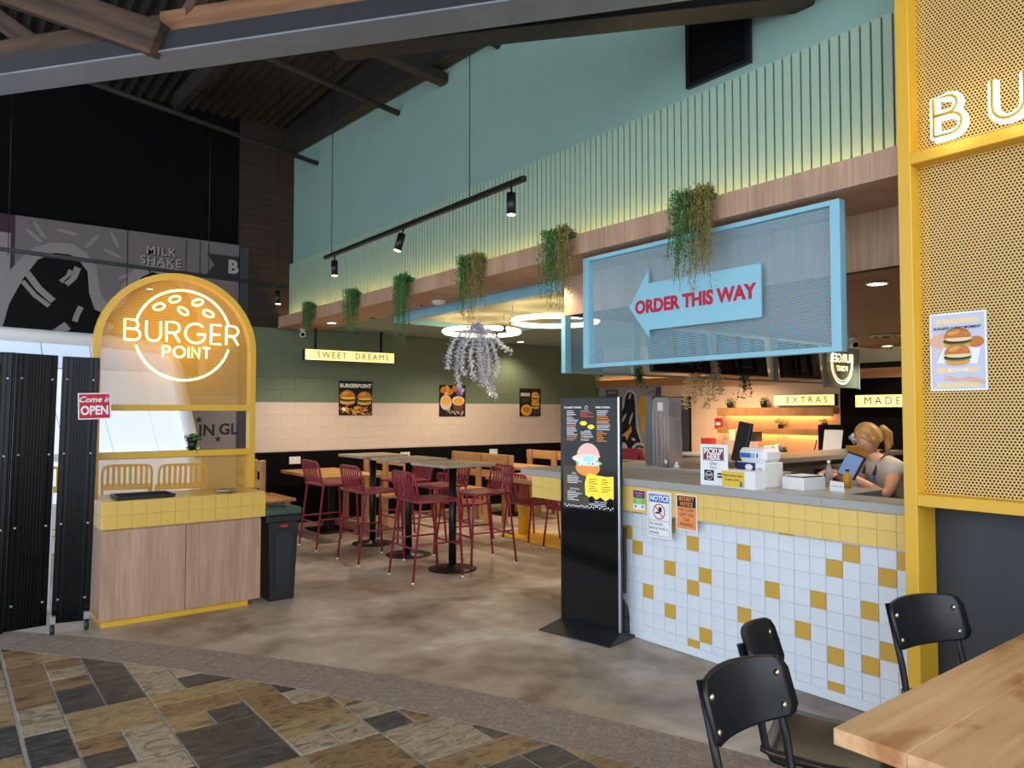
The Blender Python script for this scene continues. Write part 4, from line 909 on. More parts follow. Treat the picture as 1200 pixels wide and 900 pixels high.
# ================================================================== FORECOURT TABLE AND BLACK CHAIRS
t = thing('outdoor_table', 'large oiled wooden table top in the near corner', 'table', (2.62, .56, 0))
for i in range(5):
    b = MB(); b.box((0, -.36 + i * .18, .727), (1.62, .1796, .042), 'table_wood', .002); part('plank', b, t)
b = MB(); b.box((0, 0, .69), (1.4, .7, .03), 'black_metal'); part('under_frame', b, t)
for x in (-.66, .66):
    for y in (-.33, .33):
        b = MB(); b.box((x, y, .35), (.05, .05, .69), 'black_metal', .003); part('leg', b, t)
def school_chair(label, loc, rz):
    t = thing('stacking_chair', label, 'chair', loc, rz, 'black ply and tube chairs at the outdoor table'); w = .33; r = .0125
    for sx in (-1, 1):
        b = MB(); b.tube([(sx * w / 2, -.250, .785), (sx * w / 2, -.190, .56), (sx * w / 2, -.175, .475), (sx * w / 2, -.15, .44), (sx * w / 2, -.10, .43), (sx * w / 2, .17, .43), (sx * (w / 2 + .01), .20, .415), (sx * (w / 2 + .03), .22, .36), (sx * (w / 2 + .05), .25, .012)], r, 'black_metal', 10); part('side_frame', b, t)
        b = MB(); b.tube([(sx * w / 2, -.02, .425), (sx * (w / 2 + .01), -.12, .38), (sx * (w / 2 + .05), -.24, .012)], r, 'black_metal', 10); part('leg', b, t)
    b = MB(); b.tube([(-w / 2, .05, .42), (w / 2, .05, .42)], .010, 'black_metal', 8); b.tube([(-w / 2, -.05, .42), (w / 2, -.05, .42)], .010, 'black_metal', 8); part('cross_bar', b, t)
    # curved ply back, rounded corners
    b = MB(); n = 14; wb_, hb = .40, .185; vs = []; c = .03
    for j, (zz, ins) in enumerate(((0, .03), (.008, .012), (.03, 0), (hb - .03, 0), (hb - .008, .012), (hb, .03))):
        for i in range(n + 1):
            x = (-wb_ / 2 + ins) + (wb_ - 2 * ins) * i / n; bow = .055 * (2 * x / wb_) ** 2; zc = zz + (-.012 * (2 * x / wb_) ** 2 if zz > hb / 2 else .012 * (2 * x / wb_) ** 2)
            vs.append((x, -.252 + bow - (zz - hb / 2) * .26, .615 + zc))
    m_ = (n + 1) * 6; th_ = .011; vs2 = [(x, y + th_, z) for x, y, z in vs]; fs = []
    for j in range(5):
        for i in range(n):
            a = j * (n + 1) + i; fs.append((a, a + 1, a + n + 2, a + n + 1)); fs.append((m_ + a, m_ + a + n + 1, m_ + a + n + 2, m_ + a + 1))
    for i in range(n): fs.append((i, m_ + i, m_ + i + 1, i + 1)); a = 5 * (n + 1) + i; fs.append((a, a + 1, m_ + a + 1, m_ + a))
    for j in range(5): a = j * (n + 1); fs.append((a, a + n + 1, m_ + a + n + 1, m_ + a)); a += n; fs.append((a, m_ + a, m_ + a + n + 1, a + n + 1))
    b.add(vs + vs2, fs, 'chair_ply', True); bk = part('backrest', b, t)
    for sx in (-1, 1):
        for z in (.655, .745):
            b = MB()
            x = sx * .160; yb = -.252 + th_ + .055 * (2 * x / wb_) ** 2 - (z - .615 - hb / 2) * .26
            for k_ in range(1):
                rv = MB(); rv.lathe([(.011, 0), (.010, .004), (.006, .007), (0, .008)], 'brass', 12); o_ = [(x + px, yb + pz, z + py) for px, py, pz in rv.v]; b.add(o_, [f[::-1] for f in rv.f], 'brass', True)
            part('rivet', b, bk, label='pale rivet')
    b = MB(); n = 12; vs = []; fs = []
    for j in range(n + 1):
        y = -.19 + .40 * j / n; zz = .452 + .012 * math.cos(PI * j / n) ** 2 - (.03 * ((y - .15) / .06) ** 2 if y > .15 else 0)
        for i in range(n + 1):
            q = -1 + 2 * i / n; wy = .195 - (.02 if j in (0, n) else 0); vs.append((q * wy, y, zz + .010 * q * q))
    k = len(vs); vs += [(x, y, z - .016) for x, y, z in vs]
    for j in range(n):
        for i in range(n):
            a = j * (n + 1) + i; fs.append((a, a + 1, a + n + 2, a + n + 1)); fs.append((k + a, k + a + n + 1, k + a + n + 2, k + a + 1))
    for i in range(n):
        fs.append((i, k + i, k + i + 1, i + 1)); a = n * (n + 1) + i; fs.append((a, a + 1, k + a + 1, k + a)); a = i * (n + 1); fs.append((a, a + n + 1, k + a + n + 1, k + a)); a += n; fs.append((a, k + a, k + a + n + 1, a + n + 1))
    b.add(vs, fs, 'black_vinyl', True); part('seat', b, t)
    return t
# local +y = facing; they face the table (-Y)
school_chair('black chair nearest us at the corner of the wooden table', (1.88, 1.10, .008), PI)
school_chair('black chair turned aside between the nearest chair and the tiled counter', (2.33, 1.31, .008), PI + .41)
school_chair('black chair in front of the yellow post at the far side of the table', (3.07, 1.14, .008), PI - .27)

# ================================================================== HANGING PLANTS along the beam
def hanging_plant(label, y, ztop, L, w, two):
    t = thing('hanging_plant', label, 'plant', (3.60, y, ztop), 0, 'trailing plants on the oak beam')
    b = MB(); b.b2((.0, -w * .45, -.05), (.05, w * .45, -.012), 'leaf_dark', .004); part('planter_rail', b, t)
    mats = [('leaf', 'leaf_dark')] if not two else [('leaf', 'leaf_dark'), ('leaf_olive', 'twig')]
    for gi, (ma, mb_) in enumerate(mats):
        b = MB(); st = MB(); ns = 46 if not two else 34
        lo = -w / 2 if not two else (0 if gi == 0 else -w / 2); hi = w / 2 if not two else (w / 2 if gi == 0 else .02)
        for s_ in range(ns):
            yy = random.uniform(lo, hi); l = L * (random.uniform(.45, .78) if random.random() < .82 else random.uniform(.8, 1.0)); x0 = random.uniform(-.05, .02); out = random.uniform(-.06, .0)
            if two and gi == 1: l *= 1.12
            P = [Vector((.02, yy * .8, -.01)), Vector((x0 + out, yy, .0 + random.uniform(-.01, .035)))]
            k = max(4, int(l / .05)); p = P[-1].copy()
            for i in range(k): p = p + Vector((random.gauss(0, .005), random.gauss(0, .006), -l / k)); P.append(p.copy())
            st.tube(P, .0016, 'twig' if ma != 'leaf' else 'leaf_dark', 3, caps=False)
            nl = int(l / .0075)
            for i in range(nl):
                f = random.random() ** 1.25 * (len(P) - 1.01); c = P[int(f)].lerp(P[int(f) + 1], f - int(f)) + Vector((random.gauss(0, .012), random.gauss(0, .012), random.gauss(0, .008)))
                ll = random.uniform(.008, .015) * (1 if f < len(P) * .75 else .7); u = Vector((random.gauss(0, .6), random.gauss(0, .6), random.gauss(-.4, .7))).normalized(); v = u.cross(Vector((random.gauss(0, 1), random.gauss(0, 1), random.gauss(0, 1)))).normalized()
                b.add([c - u * ll, c + v * ll * .35, c + u * ll, c - v * ll * .35], [(0, 1, 2, 3)], ma if random.random() < .6 else mb_)
        part('foliage', b, t); part('stem', st, t)
    return t
for y, zt_, L, w, two, lb in ((8.72, 2.87, .50, .20, False, 'green trailing plant on the beam nearest the brick pier'), (7.53, 2.87, .58, .24, False, 'green trailing plant second from the brick pier'), (6.39, 2.87, .71, .26, False, 'green trailing plant on the beam above the smoke detector'),
                              (5.20, 2.865, .54, .30, True, 'green and olive trailing plant above the silver tinsel'), (4.06, 2.865, .58, .28, True, 'green and olive trailing plant beside the order sign'), (2.83, 2.865, .60, .27, True, 'large green and olive trailing plant hanging over the order sign')):
    hanging_plant(lb, y, zt_, L, w, two)

# ---- silver tinsel decoration
t = thing('tinsel_decoration', 'silver tinsel decoration with drooping arms hanging below the beam', 'decoration', (3.75, 5.35, 2.32))
b = MB(); b.cyl((0, 0, 0), (0, 0, .375), .003, 'silver', 6); part('hanging_cord', b, t)
rA = random.Random(11)
ARMS = [[(0, 0), (-15, 5), (-28, 20), (-35, 38), (-34, 52)], [(0, 0), (-12, 8), (-22, 28), (-26, 48), (-22, 72), (-19, 78)], [(0, 0), (-8, 10), (-16, 30), (-18, 52), (-14, 60)],
        [(0, 0), (-4, 15), (-8, 35), (-6, 58), (-2, 64)], [(0, 0), (2, 20), (4, 45), (8, 65), (16, 84)], [(2, 0), (6, 20), (8, 45), (14, 62), (21, 86)], [(0, 0), (12, 12), (20, 30), (24, 50), (20, 60)],
        [(0, 0), (14, 8), (24, 20), (32, 28), (40, 33)], [(0, 0), (8, 15), (14, 40), (12, 62)], [(0, 0), (0, 25), (2, 50), (6, 72)]]
for A_ in ARMS:      # each arm droops in a plane of its own
    b = MB(); dv = rA.uniform(-.12, .12); K = .0076; n = len(A_)
    P = [Vector((.79 * x * K + .61 * dv * i / n, -.61 * x * K + .79 * dv * i / n, -z * K)) for i, (x, z) in enumerate(A_)]
    b.tube(P, .004, 'silver', 5)
    for p, q in zip(P[:-1], P[1:]):
        for k in range(int(900 * (q - p).length)):
            c = p.lerp(q, rA.random()) + Vector((rA.gauss(0, .013), rA.gauss(0, .013), rA.gauss(0, .013))); u = Vector((rA.gauss(0, 1), rA.gauss(0, 1), rA.gauss(0, 1))).normalized(); v = u.orthogonal().normalized(); l = rA.uniform(.008, .017)
            b.add([c - u * l, c + v * l * .5, c + u * l, c - v * l * .5], [(0, 1, 2, 3)], 'silver')
    part('tinsel_arm', b, t)

# ================================================================== TRACK LIGHTS
def spot_head(parent, x, y, tilt=(0, 0, 0), mt='black_metal'):
    b = MB(); b.cyl((0, 0, 0), (0, 0, -.045), .008, mt, 8); b.cyl((0, 0, -.045), (0, 0, -.185), .031, mt, 18); o = part('spotlight', b, parent, (x, y, 0), rot=tilt)
    b = MB(); b.cyl((0, 0, -.1855), (0, 0, -.188), .026, 'downlight_glow', 16); part('lamp_face', b, o); return o
t = thing('track_light', 'black suspended track with three spotlights in front of the slat wall', 'light', (2.9, 3.62, 3.01))
b = MB(); b.b2((-.018, 0, 0), (.018, 3.08, .035), 'black_metal', .003); part('track', b, t)
for y, tl in ((2.86, (0, .0, 0)), (1.55, (.1, .25, 0)), (.14, (0, 0, 0))): spot_head(t, 0, y, tl)
for y, zz in ((2.93, 5.44), (.62, 5.44)):
    b = MB(); b.cyl((0, y, .035), (0, y, zz - 3.01), .0035, 'black_metal', 6); part('suspension_wire', b, t)
t = thing('track_light', 'black suspended track crossing in front of the mural wall', 'light', (-1.5, 8.0, 2.99))
b = MB(); b.b2((0, -.018, 0), (4.52, .018, .035), 'black_metal', .003); part('track', b, t, rot=(0, .026, 0))
t.location = (-1.5, 8.0, 3.035)
for x in (3.12, 4.42): spot_head(t, x, 0)
for o in t.children:
    if o.name.startswith('spotlight'): o.location.z = -o.location.x * .026
for x in (1.95, 3.68, 4.42):
    b = MB(); b.cyl((x, 0, -.08), (x, 0, 2.35), .0035, 'black_metal', 6); part('suspension_wire', b, t)

# ================================================================== CEILING FITTINGS
def ring_light(label, loc):
    t = thing('ring_light', label, 'light', loc, 0, 'ring lights below the raft')
    b = MB(); n = 40; b.tube([(.45 * math.cos(2 * PI * i / n), .45 * math.sin(2 * PI * i / n), 0) for i in range(n)], .026, 'ring_light', 10, closed=True); part('light_ring', b, t)
    for i in range(3):
        a = i * 2 * PI / 3 + .5; b = MB(); b.cyl((.45 * math.cos(a), .45 * math.sin(a), .02), (.45 * math.cos(a), .45 * math.sin(a), .155), .005, 'steel', 6); b.tube([(.45 * math.cos(a), .45 * math.sin(a), -.03), (.45 * math.cos(a), .45 * math.sin(a), .03)], .03, 'charcoal', 8); part('suspension_rod', b, t)
    return t
ring_light('glowing ring light beside the order sign', (5.108, 5.872, 2.50)); ring_light('glowing ring light behind the silver tinsel', (5.106, 7.2, 2.50))
def downlight(label, x, y, z, r=.055, e=55, group='recessed ceiling downlights', on=True):
    t = thing('downlight', label, 'light', (x, y, z), 0, group)
    b = MB(); b.lathe([(r * 1.3, 0), (r * 1.3, -.006), (r, -.008), (r, -.002)], 'white_paint', 20); part('trim_ring', b, t)
    b = MB(); b.cyl((0, 0, -.004), (0, 0, -.006), r, 'downlight_glow', 18); part('lamp_face', b, t)
    l = lamp('downlight_lamp', 'SPOT', (x, y, z - .03), e, WARM, (x, y, 0), spot_size=2.3, spot_blend=.7, shadow_soft_size=.05); return t
downlight('round downlight under the beam beside the trailing plant by the order sign', 4.06, 4.62 + .12, 2.708, e=38)
downlight('round downlight at the ceiling corner nearest the security camera', 3.95, 8.9, 2.688, e=110)
downlight('round downlight over the green wall, seen beside the silver tinsel', 7.6, 9.6, 2.708, e=50)
downlight('round downlight in the timber ceiling nearest the yellow post', 4.66, 2.26, 2.358, e=45, group='kitchen downlights')
downlight('round downlight deeper in the timber kitchen ceiling', 9.2, 4.35, 2.358, e=50, group='kitchen downlights')
for x, y in ((6.2, 8.8), (8.6, 7.0), (6.9, 6.2)):
    lamp('dining_fill_spot', 'SPOT', (x, y, 2.68), 150, WARM, (x, y, 0), spot_size=2.4, spot_blend=.7, shadow_soft_size=.06)  # unseen spots with no fitting, added to light the dining room
for x, y in ((6.2, 2.2), (7.8, 3.2), (8.9, 6.5)):
    lamp('kitchen_fill_spot', 'SPOT', (x, y, 2.34), 95, WARM, (x, y, 0), spot_size=2.4, spot_blend=.7, shadow_soft_size=.06)  # added kitchen spots, no visible fitting
def vent(label, x, y, z, r, group='round ceiling air vents'):
    t = thing('ceiling_vent', label, 'vent', (x, y, z), 0, group)
    for i in range(4):
        b = MB(); ra = r * (1 - i * .24); b.lathe([(ra, -.002), (ra * .96, -.014 - i * .003), (ra * .84, -.016 - i * .003), (ra * .82, -.006)], 'steel' if i % 2 == 0 else 'charcoal', 24); part('vane_ring', b, t)
    return t
vent('large round ceiling vent between beam plants, nearest the order sign', 4.55, 6.0, 2.708, .14); vent('smaller round ceiling vent beside the large one', 4.30, 5.98, 2.708, .10)
vent('round ceiling vent above the smoke detector', 4.07, 6.85, 2.708, .09); vent('round ceiling vent between the two plants furthest along the beam', 4.15, 8.15, 2.708, .13); vent('round chrome vent in the timber kitchen ceiling', 7.9, 3.75, 2.358, .16, 'kitchen ceiling vents')
t = thing('smoke_detector', 'white smoke detector on the dining ceiling', 'detector', (4.05, 6.48, 2.708)); b = MB(); b.lathe([(.075, 0), (.075, -.02), (.06, -.05), (.03, -.06), (0, -.06)], 'white_paint', 20); part('housing', b, t); b = MB(); b.lathe([(.066, -.022), (.067, -.03), (.064, -.034)], 'charcoal', 20); part('sensor_slot', b, t)
def seccam(label, loc, rz):
    t = thing('security_camera', label, 'camera', loc, rz, 'white security cameras')
    b = MB(); b.lathe([(.045, 0), (.045, -.02), (.02, -.03), (0, -.03)], 'white_paint', 16); part('mount', b, t)
    b = MB(); b.tube([(-.05, 0, -.07), (.05, 0, -.085)], .04, 'white_paint', 14); part('body', b, t); b = MB(); b.tube([(.05, 0, -.085), (.056, 0, -.086)], .028, 'screen_black', 14); part('lens', b, t)
seccam('white security camera at the green wall under the beam end', (3.93, 9.80, 2.688), -2.0)
seccam('white security camera under the timber kitchen ceiling', (7.9, 4.1, 2.358), -2.3)

# ---- black vent in the teal wall
t = thing('wall_grille', 'black louvred opening high in the teal wall', 'vent', (3.795, 3.06, 3.65), RX)
b = MB()
for lo, hi in (((0, 0, 0), (.03, .03, .56)), ((.45, 0, 0), (.48, .03, .56)), ((.03, 0, 0), (.45, .03, .03)), ((.03, 0, .53), (.45, .03, .56))): b.b2(lo, hi, 'black_metal')
b.b2((.03, .02, .03), (.45, .028, .53), 'black_paint'); part('grille_frame', b, t)
for i in range(12): b = MB(); b.box((.24, .014, .05 + i * .041), (.42, .014, .004), 'black_paint', rot=(.6, 0, 0)); part('louvre', b, t)

# ================================================================== LIGHTBOX SIGNS
def lightbox(label, loc, rz, w, h, txt, size, rods, spacing=1.3, tx=None):
    t = thing('lightbox_sign', label, 'sign', loc, rz, 'hanging cream light boxes')
    b = MB(); b.b2((0, 0, 0), (w, .09, h), 'charcoal', .003); part('casing', b, t); b = MB(); b.b2((.006, -.004, .006), (w - .006, 0, h - .006), 'lightbox'); part('lit_face', b, t)
    b = MB(); b.text(txt, size, 'print_black', (w / 2 if tx is None else tx, -.0045, h / 2), spacing=spacing); part('lettering', b, t)
    for x in rods: b = MB(); b.b2((x - .014, .035, h), (x + .014, .06, h + rods[x]), 'black_metal'); part('hanger', b, t)
lightbox('cream lit sign reading SWEET DREAMS in front of the green wall', (3.88, 9.6, 2.245), 0, 1.36, .155, 'SWEET  DREAMS', .115, {.17: .30, 1.17: .30}, 1.35, .72)
lightbox('cream lit sign reading EXTRAS above the kitchen shelves', (9.705, 6.255, 1.63), RX, .94, .16, 'EXTRAS', .125, {}, 1.6, .52)
lightbox('cream lit sign reading MADE on the black kitchen wall', (9.705, 5.03, 1.60), RX, .95, .17, 'MADE', .14, {}, 1.5, .36)

# ================================================================== WALL POSTERS, OUTLETS
def wposter(label, x, z, w, h, kind):
    t = thing('poster', label, 'poster', (x, 9.992, z), 0, 'food posters on the back wall')
    b = MB(); b.b2((-w / 2, -.004, -h / 2), (w / 2, 0, h / 2), 'print_black'); part('sheet', b, t)
    b = MB(); y = -.005; rr = random.Random(kind)
    if kind == 1:
        b.text('BURGERPOINT', .075, 'print_white', (0, y, h * .36), bold=.004); burger(b, -w * .25, -.0, w * .48, y - .001); burger(b, w * .26, -.01, w * .46, y - .001)
        for i in range(40): b.ell(rr.uniform(-w * .46, w * .46), rr.uniform(-h * .46, -h * .26), .045, .008, y - .002 - i * .00005, 'print_chips' if i % 3 else 'print_fried', 8, rr.uniform(-1, 1))
        b.ell(-w * .36, -h * .32, .03, .025, y - .006, 'print_white', 10)
    elif kind == 2:
        for i in range(16): b.ell(rr.uniform(-w * .4, w * .1), rr.uniform(h * .2, h * .42), .045, .03, y - i * .0001, 'print_fried' if i % 2 else 'print_chips', 9, rr.uniform(-1, 1))
        b.ell(-w * .25, -.03, .11, .12, y - .002, 'print_cup', 18); b.ell(-w * .25, .0, .09, .06, y - .003, 'print_chips', 14)
        b.art([(.0, -.02), (.22, -.02), (.19, -.2), (.04, -.2)], y - .002, 'print_brown'); b.ell(.11, 0, .12, .075, y - .003, 'print_cream', 18); b.ell(.11, -.01, .10, .055, y - .004, 'print_chips', 16); b.ell(.14, .13, .075, .065, y - .004, 'print_violet', 16)
        for i in range(10): b.ell(rr.uniform(-w * .45, w * .45), rr.uniform(-h * .46, -h * .3), .04, .012, y - .005, 'print_pale', 8, rr.uniform(-1, 1))
    else:
        b.rect(-w * .45, h * .22, -w * .02, h * .34, y, 'print_pale'); b.rect(-w * .42, .0, -w * .06, h * .16, y, 'print_dark'); burger(b, w * .24, h * .2, w * .42, y - .001); burger(b, w * .24, -h * .08, w * .42, y - .001)
        b.ell(-w * .18, -h * .28, .12, .10, y - .001, 'print_chips', 16); b.ell(-w * .18, -h * .26, .08, .05, y - .002, 'print_fried', 12); b.rect(w * .15, -h * .45, w * .45, -h * .22, y, 'print_dark')
    part('print', b, t)
wposter('square poster of two burgers below the SWEET DREAMS sign', 4.82, 1.742, .53, .50, 1); wposter('poster of fried snacks and drink below the silver tinsel', 6.51, 1.72, .50, .50, 2); wposter('narrow dark burger poster nearest the totem on the green wall', 8.12, 1.705, .47, .48, 3)
for i, (x, z, lb) in enumerate(((3.91, .87, 'white wall socket behind the low wooden table'), (5.65, .875, 'white wall socket just behind the tall table tops'), (7.33, .87, 'white wall socket above the long bench back plank'))):
    t = thing('wall_socket', lb, 'socket', (x, 9.99, z), 0, 'white sockets on the black dado'); b = MB(); b.box((0, 0, 0), (.16, .016, .10), 'white_paint', .003); part('face_plate', b, t)
    b = MB(); b.box((-.04, -.009, .03), (.02, .006, .012), 'print_pale'); b.box((.04, -.009, .03), (.02, .006, .012), 'print_pale'); part('switch', b, t)

# ================================================================== NOTICES ON THE COUNTER SKIRT
def skirt_sign(label, y0, y1, z0, z1):
    t = thing('notice_sign', label, 'sign', (3.748, y0, z0), RX); w, h = y0 - y1, z1 - z0
    b = MB(); b.b2((0, -.003, 0), (w, 0, h), 'white_paper'); part('sheet', b, t); return t, w, h
t, w, h = skirt_sign('small purple and green sticker on the counter skirt', 3.495, 3.39, .885, 1.015)
b = MB(); b.rect(0, h * .62, w, h, -.0034, 'print_purple'); b.rect(0, h * .3, w, h * .62, -.0034, 'print_lime'); b.text('WE ARE PLASTIC', .010, 'print_white', (w / 2, -.0038, h * .86)); b.text('FREE HERE', .010, 'print_white', (w / 2, -.0038, h * .73)); b.text('EARTH', .014, 'print_white', (w / 2, -.0038, h * .5)); b.text('FRIENDLY', .011, 'print_white', (w / 2, -.0038, h * .38)); b.ell(w * .2, h * .18, .008, .008, -.0038, 'print_navy', 10); b.ell(w * .8, h * .18, .008, .008, -.0038, 'print_navy', 10); part('print', b, t)
t, w, h = skirt_sign('white and blue NOTICE sheet about outside food on the counter', 3.37, 3.165, .72, 1.02)
b = MB(); y_ = -.0034
for r_ in ((.012, .012, w - .012, .0145), (.012, h - .014, w - .012, h - .012), (.012, .012, .0142, h - .012), (w - .0142, .012, w - .012, h - .012), (.012, .112, w - .012, .114)): b.rect(*r_, y_, 'print_navy')
b.rect(.018, h - .068, w - .018, h - .018, y_ - .0002, 'print_blue'); b.text('NOTICE', .046, 'print_white', (w / 2, y_ - .0006, h - .043), bold=.0016, slant=.15, sx=.95)
b.stroke(arc(w / 2, .172, .048, 0, 360, 28), .007, y_ - .0008, 'print_red'); b.rect(w / 2 - .005, .17, w / 2 + .022, .202, y_ - .0004, 'print_black'); b.ell(w / 2 - .012, .158, .024, .012, y_ - .0005, 'print_black', 14, 0, 0, PI); b.stroke([(w / 2 - .034, .206), (w / 2 + .034, .138)], .007, y_ - .0009, 'print_red')
for i, s_ in enumerate(('No outside', 'food or drink is', 'allowed.')): b.text(s_, .029, 'print_black', (.02, y_ - .0006, .092 - i * .029), align='LEFT', sx=.85)
part('print', b, t)
t, w, h = skirt_sign('orange SECURITY NOTICE sheet about cash on the counter', 3.125, 2.96, .80, 1.022)
b = MB(); b.rect(.006, .006, w - .006, h - .006, y_, 'print_orange'); b.rect(.01, h - .078, w - .01, h - .01, y_ - .0003, 'print_black'); b.text('SECURITY', .034, 'print_orange', (w / 2, y_ - .0006, h - .028), bold=.001, sx=.8); b.text('NOTICE', .034, 'print_orange', (w / 2, y_ - .0006, h - .06), bold=.001, sx=.8)
for i, s_ in enumerate(('NO CASH', 'KEPT ON', 'THE', 'PREMISES')): b.text(s_, .029, 'print_black', (w / 2, y_ - .0006, .125 - i * .031), sx=.9)
part('print', b, t)

# ================================================================== THINGS ON THE COUNTER
ZC = 1.09
t = thing('pickup_sign', 'white upright sign reading PICKUP HERE on the counter', 'sign', (3.80, 2.975, ZC), RX + .05); w, h = .195, .255
b = MB(); b.b2((0, 0, 0), (w, .012, h), 'white_paper', .002); b.b2((0, .012, 0), (w, .09, .006), 'white_paper', .002); part('board', b, t)
b = MB(); y_ = -.0006; b.rect(.022, .155, w - .022, h - .02, y_, 'print_maroon'); b.stroke([(.026, .232), (w - .026, .226), (w - .028, .16), (.028, .16), (.026, .232)], .002, y_ - .0003, 'print_white'); b.text('PICKUP', .046, 'print_white', (w / 2, y_ - .0006, .21), bold=.0018, sx=.88); b.text('HERE', .046, 'print_white', (w / 2, y_ - .0006, .176), bold=.0018, sx=.88)
b.text('Uber', .028, 'print_black', (w / 2, y_, .137)); b.text('Eats', .028, 'print_green', (w / 2, y_, .112))
b.rect(.03, .03, .10, .095, y_, 'print_black'); b.stroke(arc(.065, .0625, .025, 0, 360, 22), .003, y_ - .0003, 'print_white'); b.text('BURGER', .013, 'print_white', (.065, y_ - .0004, .066), bold=.0004); b.text('POINT', .009, 'print_white', (.065, y_ - .0004, .055)); b.rect(.125, .05, .18, .062, y_, 'print_dark'); b.rect(.125, .068, .18, .08, y_, 'print_dark'); part('print', b, t)
t = thing('paper_box', 'white box with navy panel stacked under the printer shaped box', 'box', (3.93, 2.80, ZC), RX - .12)
b = MB(); b.b2((0, 0, 0), (.215, .17, .15), 'white_paint', .004); part('carton', b, t); b = MB(); b.rect(.004, .075, .15, .147, -.0008, 'print_navy'); b.ell(.10, .12, .03, .018, -.0014, 'print_white', 14); b.ell(.08, .092, .02, .016, -.0014, 'print_cream', 12); b.ell(.115, .09, .03, .014, -.0014, 'print_white', 12); b.rect(.165, .11, .2, .115, -.0014, 'print_mid'); part('print', b, t)
t = thing('tissue_box', 'white rounded box with blue label on top of the navy box', 'box', (3.935, 2.795, ZC + .15), RX - .12)
b = MB(); b.b2((0, 0, 0), (.212, .16, .085), 'white_paint', .022); part('carton', b, t); b = MB(); b.rect(.024, .026, .105, .055, -.0008, 'print_blue'); b.rect(.105, .026, .14, .055, -.0008, 'print_sky'); b.rect(.15, .027, .16, .054, -.0008, 'print_black'); part('print', b, t)
t = thing('buzzer_box', 'white box with yellow label about the buzzer at the counter edge', 'box', (3.775, 2.785, ZC), RX - .05)
b = MB(); b.v = []; frust(b, .11, .05, .12, .055, 0, .105, 'white_paper'); b.v = [(x + .115, y + .055, z) for x, y, z in b.v]; part('carton', b, t)
b = MB(); b.add([(-.005, .001, .006), (.155, .001, .006), (.155, -.003, .10), (-.008, -.003, .10)], [(0, 1, 2, 3)], 'print_yellow'); b.text('Please place your', .021, 'print_brown', (.075, -.0045, .075)); b.text('buzzer here', .021, 'print_brown', (.07, -.0045, .05)); b.art([(.128, .045), (.140, .045), (.140, .022), (.146, .022), (.134, .008), (.122, .022), (.128, .022)], -.004, 'print_blue'); part('print', b, t)
t = thing('storage_box', 'low grey box with papers on top along the counter', 'box', (3.97, 2.51, ZC), RX - .2)
b = MB(); b.b2((0, 0, 0), (.16, .18, .075), 'white_paint', .003); part('carton', b, t); b = MB(); b.b2((.015, .02, .075), (.15, .17, .082), 'charcoal', .002); b.b2((.02, .0, .082), (.14, .15, .086), 'white_paper', .001); part('papers', b, t)
# dispenser wrapped tower
t = thing('cup_dispenser', 'tall clear plastic covered dispenser on the rear ledge', 'dispenser', (4.50, 4.06, 1.12), RX)
def prof(w, hgt): return [(0, 0), (w, 0), (w * 1.03, hgt * .35), (w * .96, hgt * .7), (w, hgt * .93), (w * .9, hgt), (w * .1, hgt * 1.0), (0, hgt * .95), (w * .02, hgt * .6), (-w * .05, hgt * .3)]
b = MB(); b.prism(prof(.075, .555), .0, .16, 'acrylic_side'); part('side_panel', b, t)
b = MB(); b.prism([(x + .078, z) for x, z in prof(.165, .54)], .0, .15, 'clear_acrylic'); part('clear_cover', b, t)
for k_, (x_, r_) in enumerate(((.085, .008), (.118, .006), (.165, .007), (.205, .006), (.238, .008))):
    b = MB(); b.tube([(x_, -.004, .004), (x_ + .006, -.008, .18), (x_ - .004, -.006, .36), (x_ + .002, -.002, .52)], r_, 'clear_acrylic', 6); part('plastic_fold', b, t)
b = MB(); b.b2((.11, .05, .0), (.21, .12, .40), 'print_cup', .006); b.b2((.12, .04, .02), (.2, .05, .14), 'print_mid'); part('cup_stack', b, t); b = MB(); b.b2((.13, -.01, .43), (.18, .04, .50), 'white_paint', .004); part('spout', b, t)
t = thing('pepper_shaker', 'small steel shaker at the edge of the rear ledge', 'shaker', (4.42, 3.78, ZC + .03)); b = MB(); b.lathe([(.02, 0), (.02, .05), (.015, .06), (0, .062)], 'steel', 14); part('body', b, t)
t = thing('salt_shaker', 'small white shaker beside the steel shaker', 'shaker', (4.42, 3.68, ZC + .03)); b = MB(); b.lathe([(.024, 0), (.022, .02), (.01, .03), (.012, .045), (0, .05)], 'white_paint', 14); part('body', b, t)
# order monitor seen from behind
t = thing('order_monitor', 'dark order monitor on a stand behind the white boxes', 'screen', (4.75, 3.33, .90), RX - .35)
b = MB(); b.box((0, 0, .42), (.155, .03, .30), 'charcoal', .006, rot=(-.18, .12, 0)); part('casing', b, t); b = MB(); b.cyl((0, .03, 0), (0, .02, .36), .02, 'black_metal', 12); b.box((0, .03, .008), (.18, .14, .016), 'black_metal', .004); part('stand', b, t); b = MB(); b.box((0, -.025, .28), (.07, .02, .09), 'black_metal', .004, rot=(-.18, .12, 0)); part('mount', b, t)
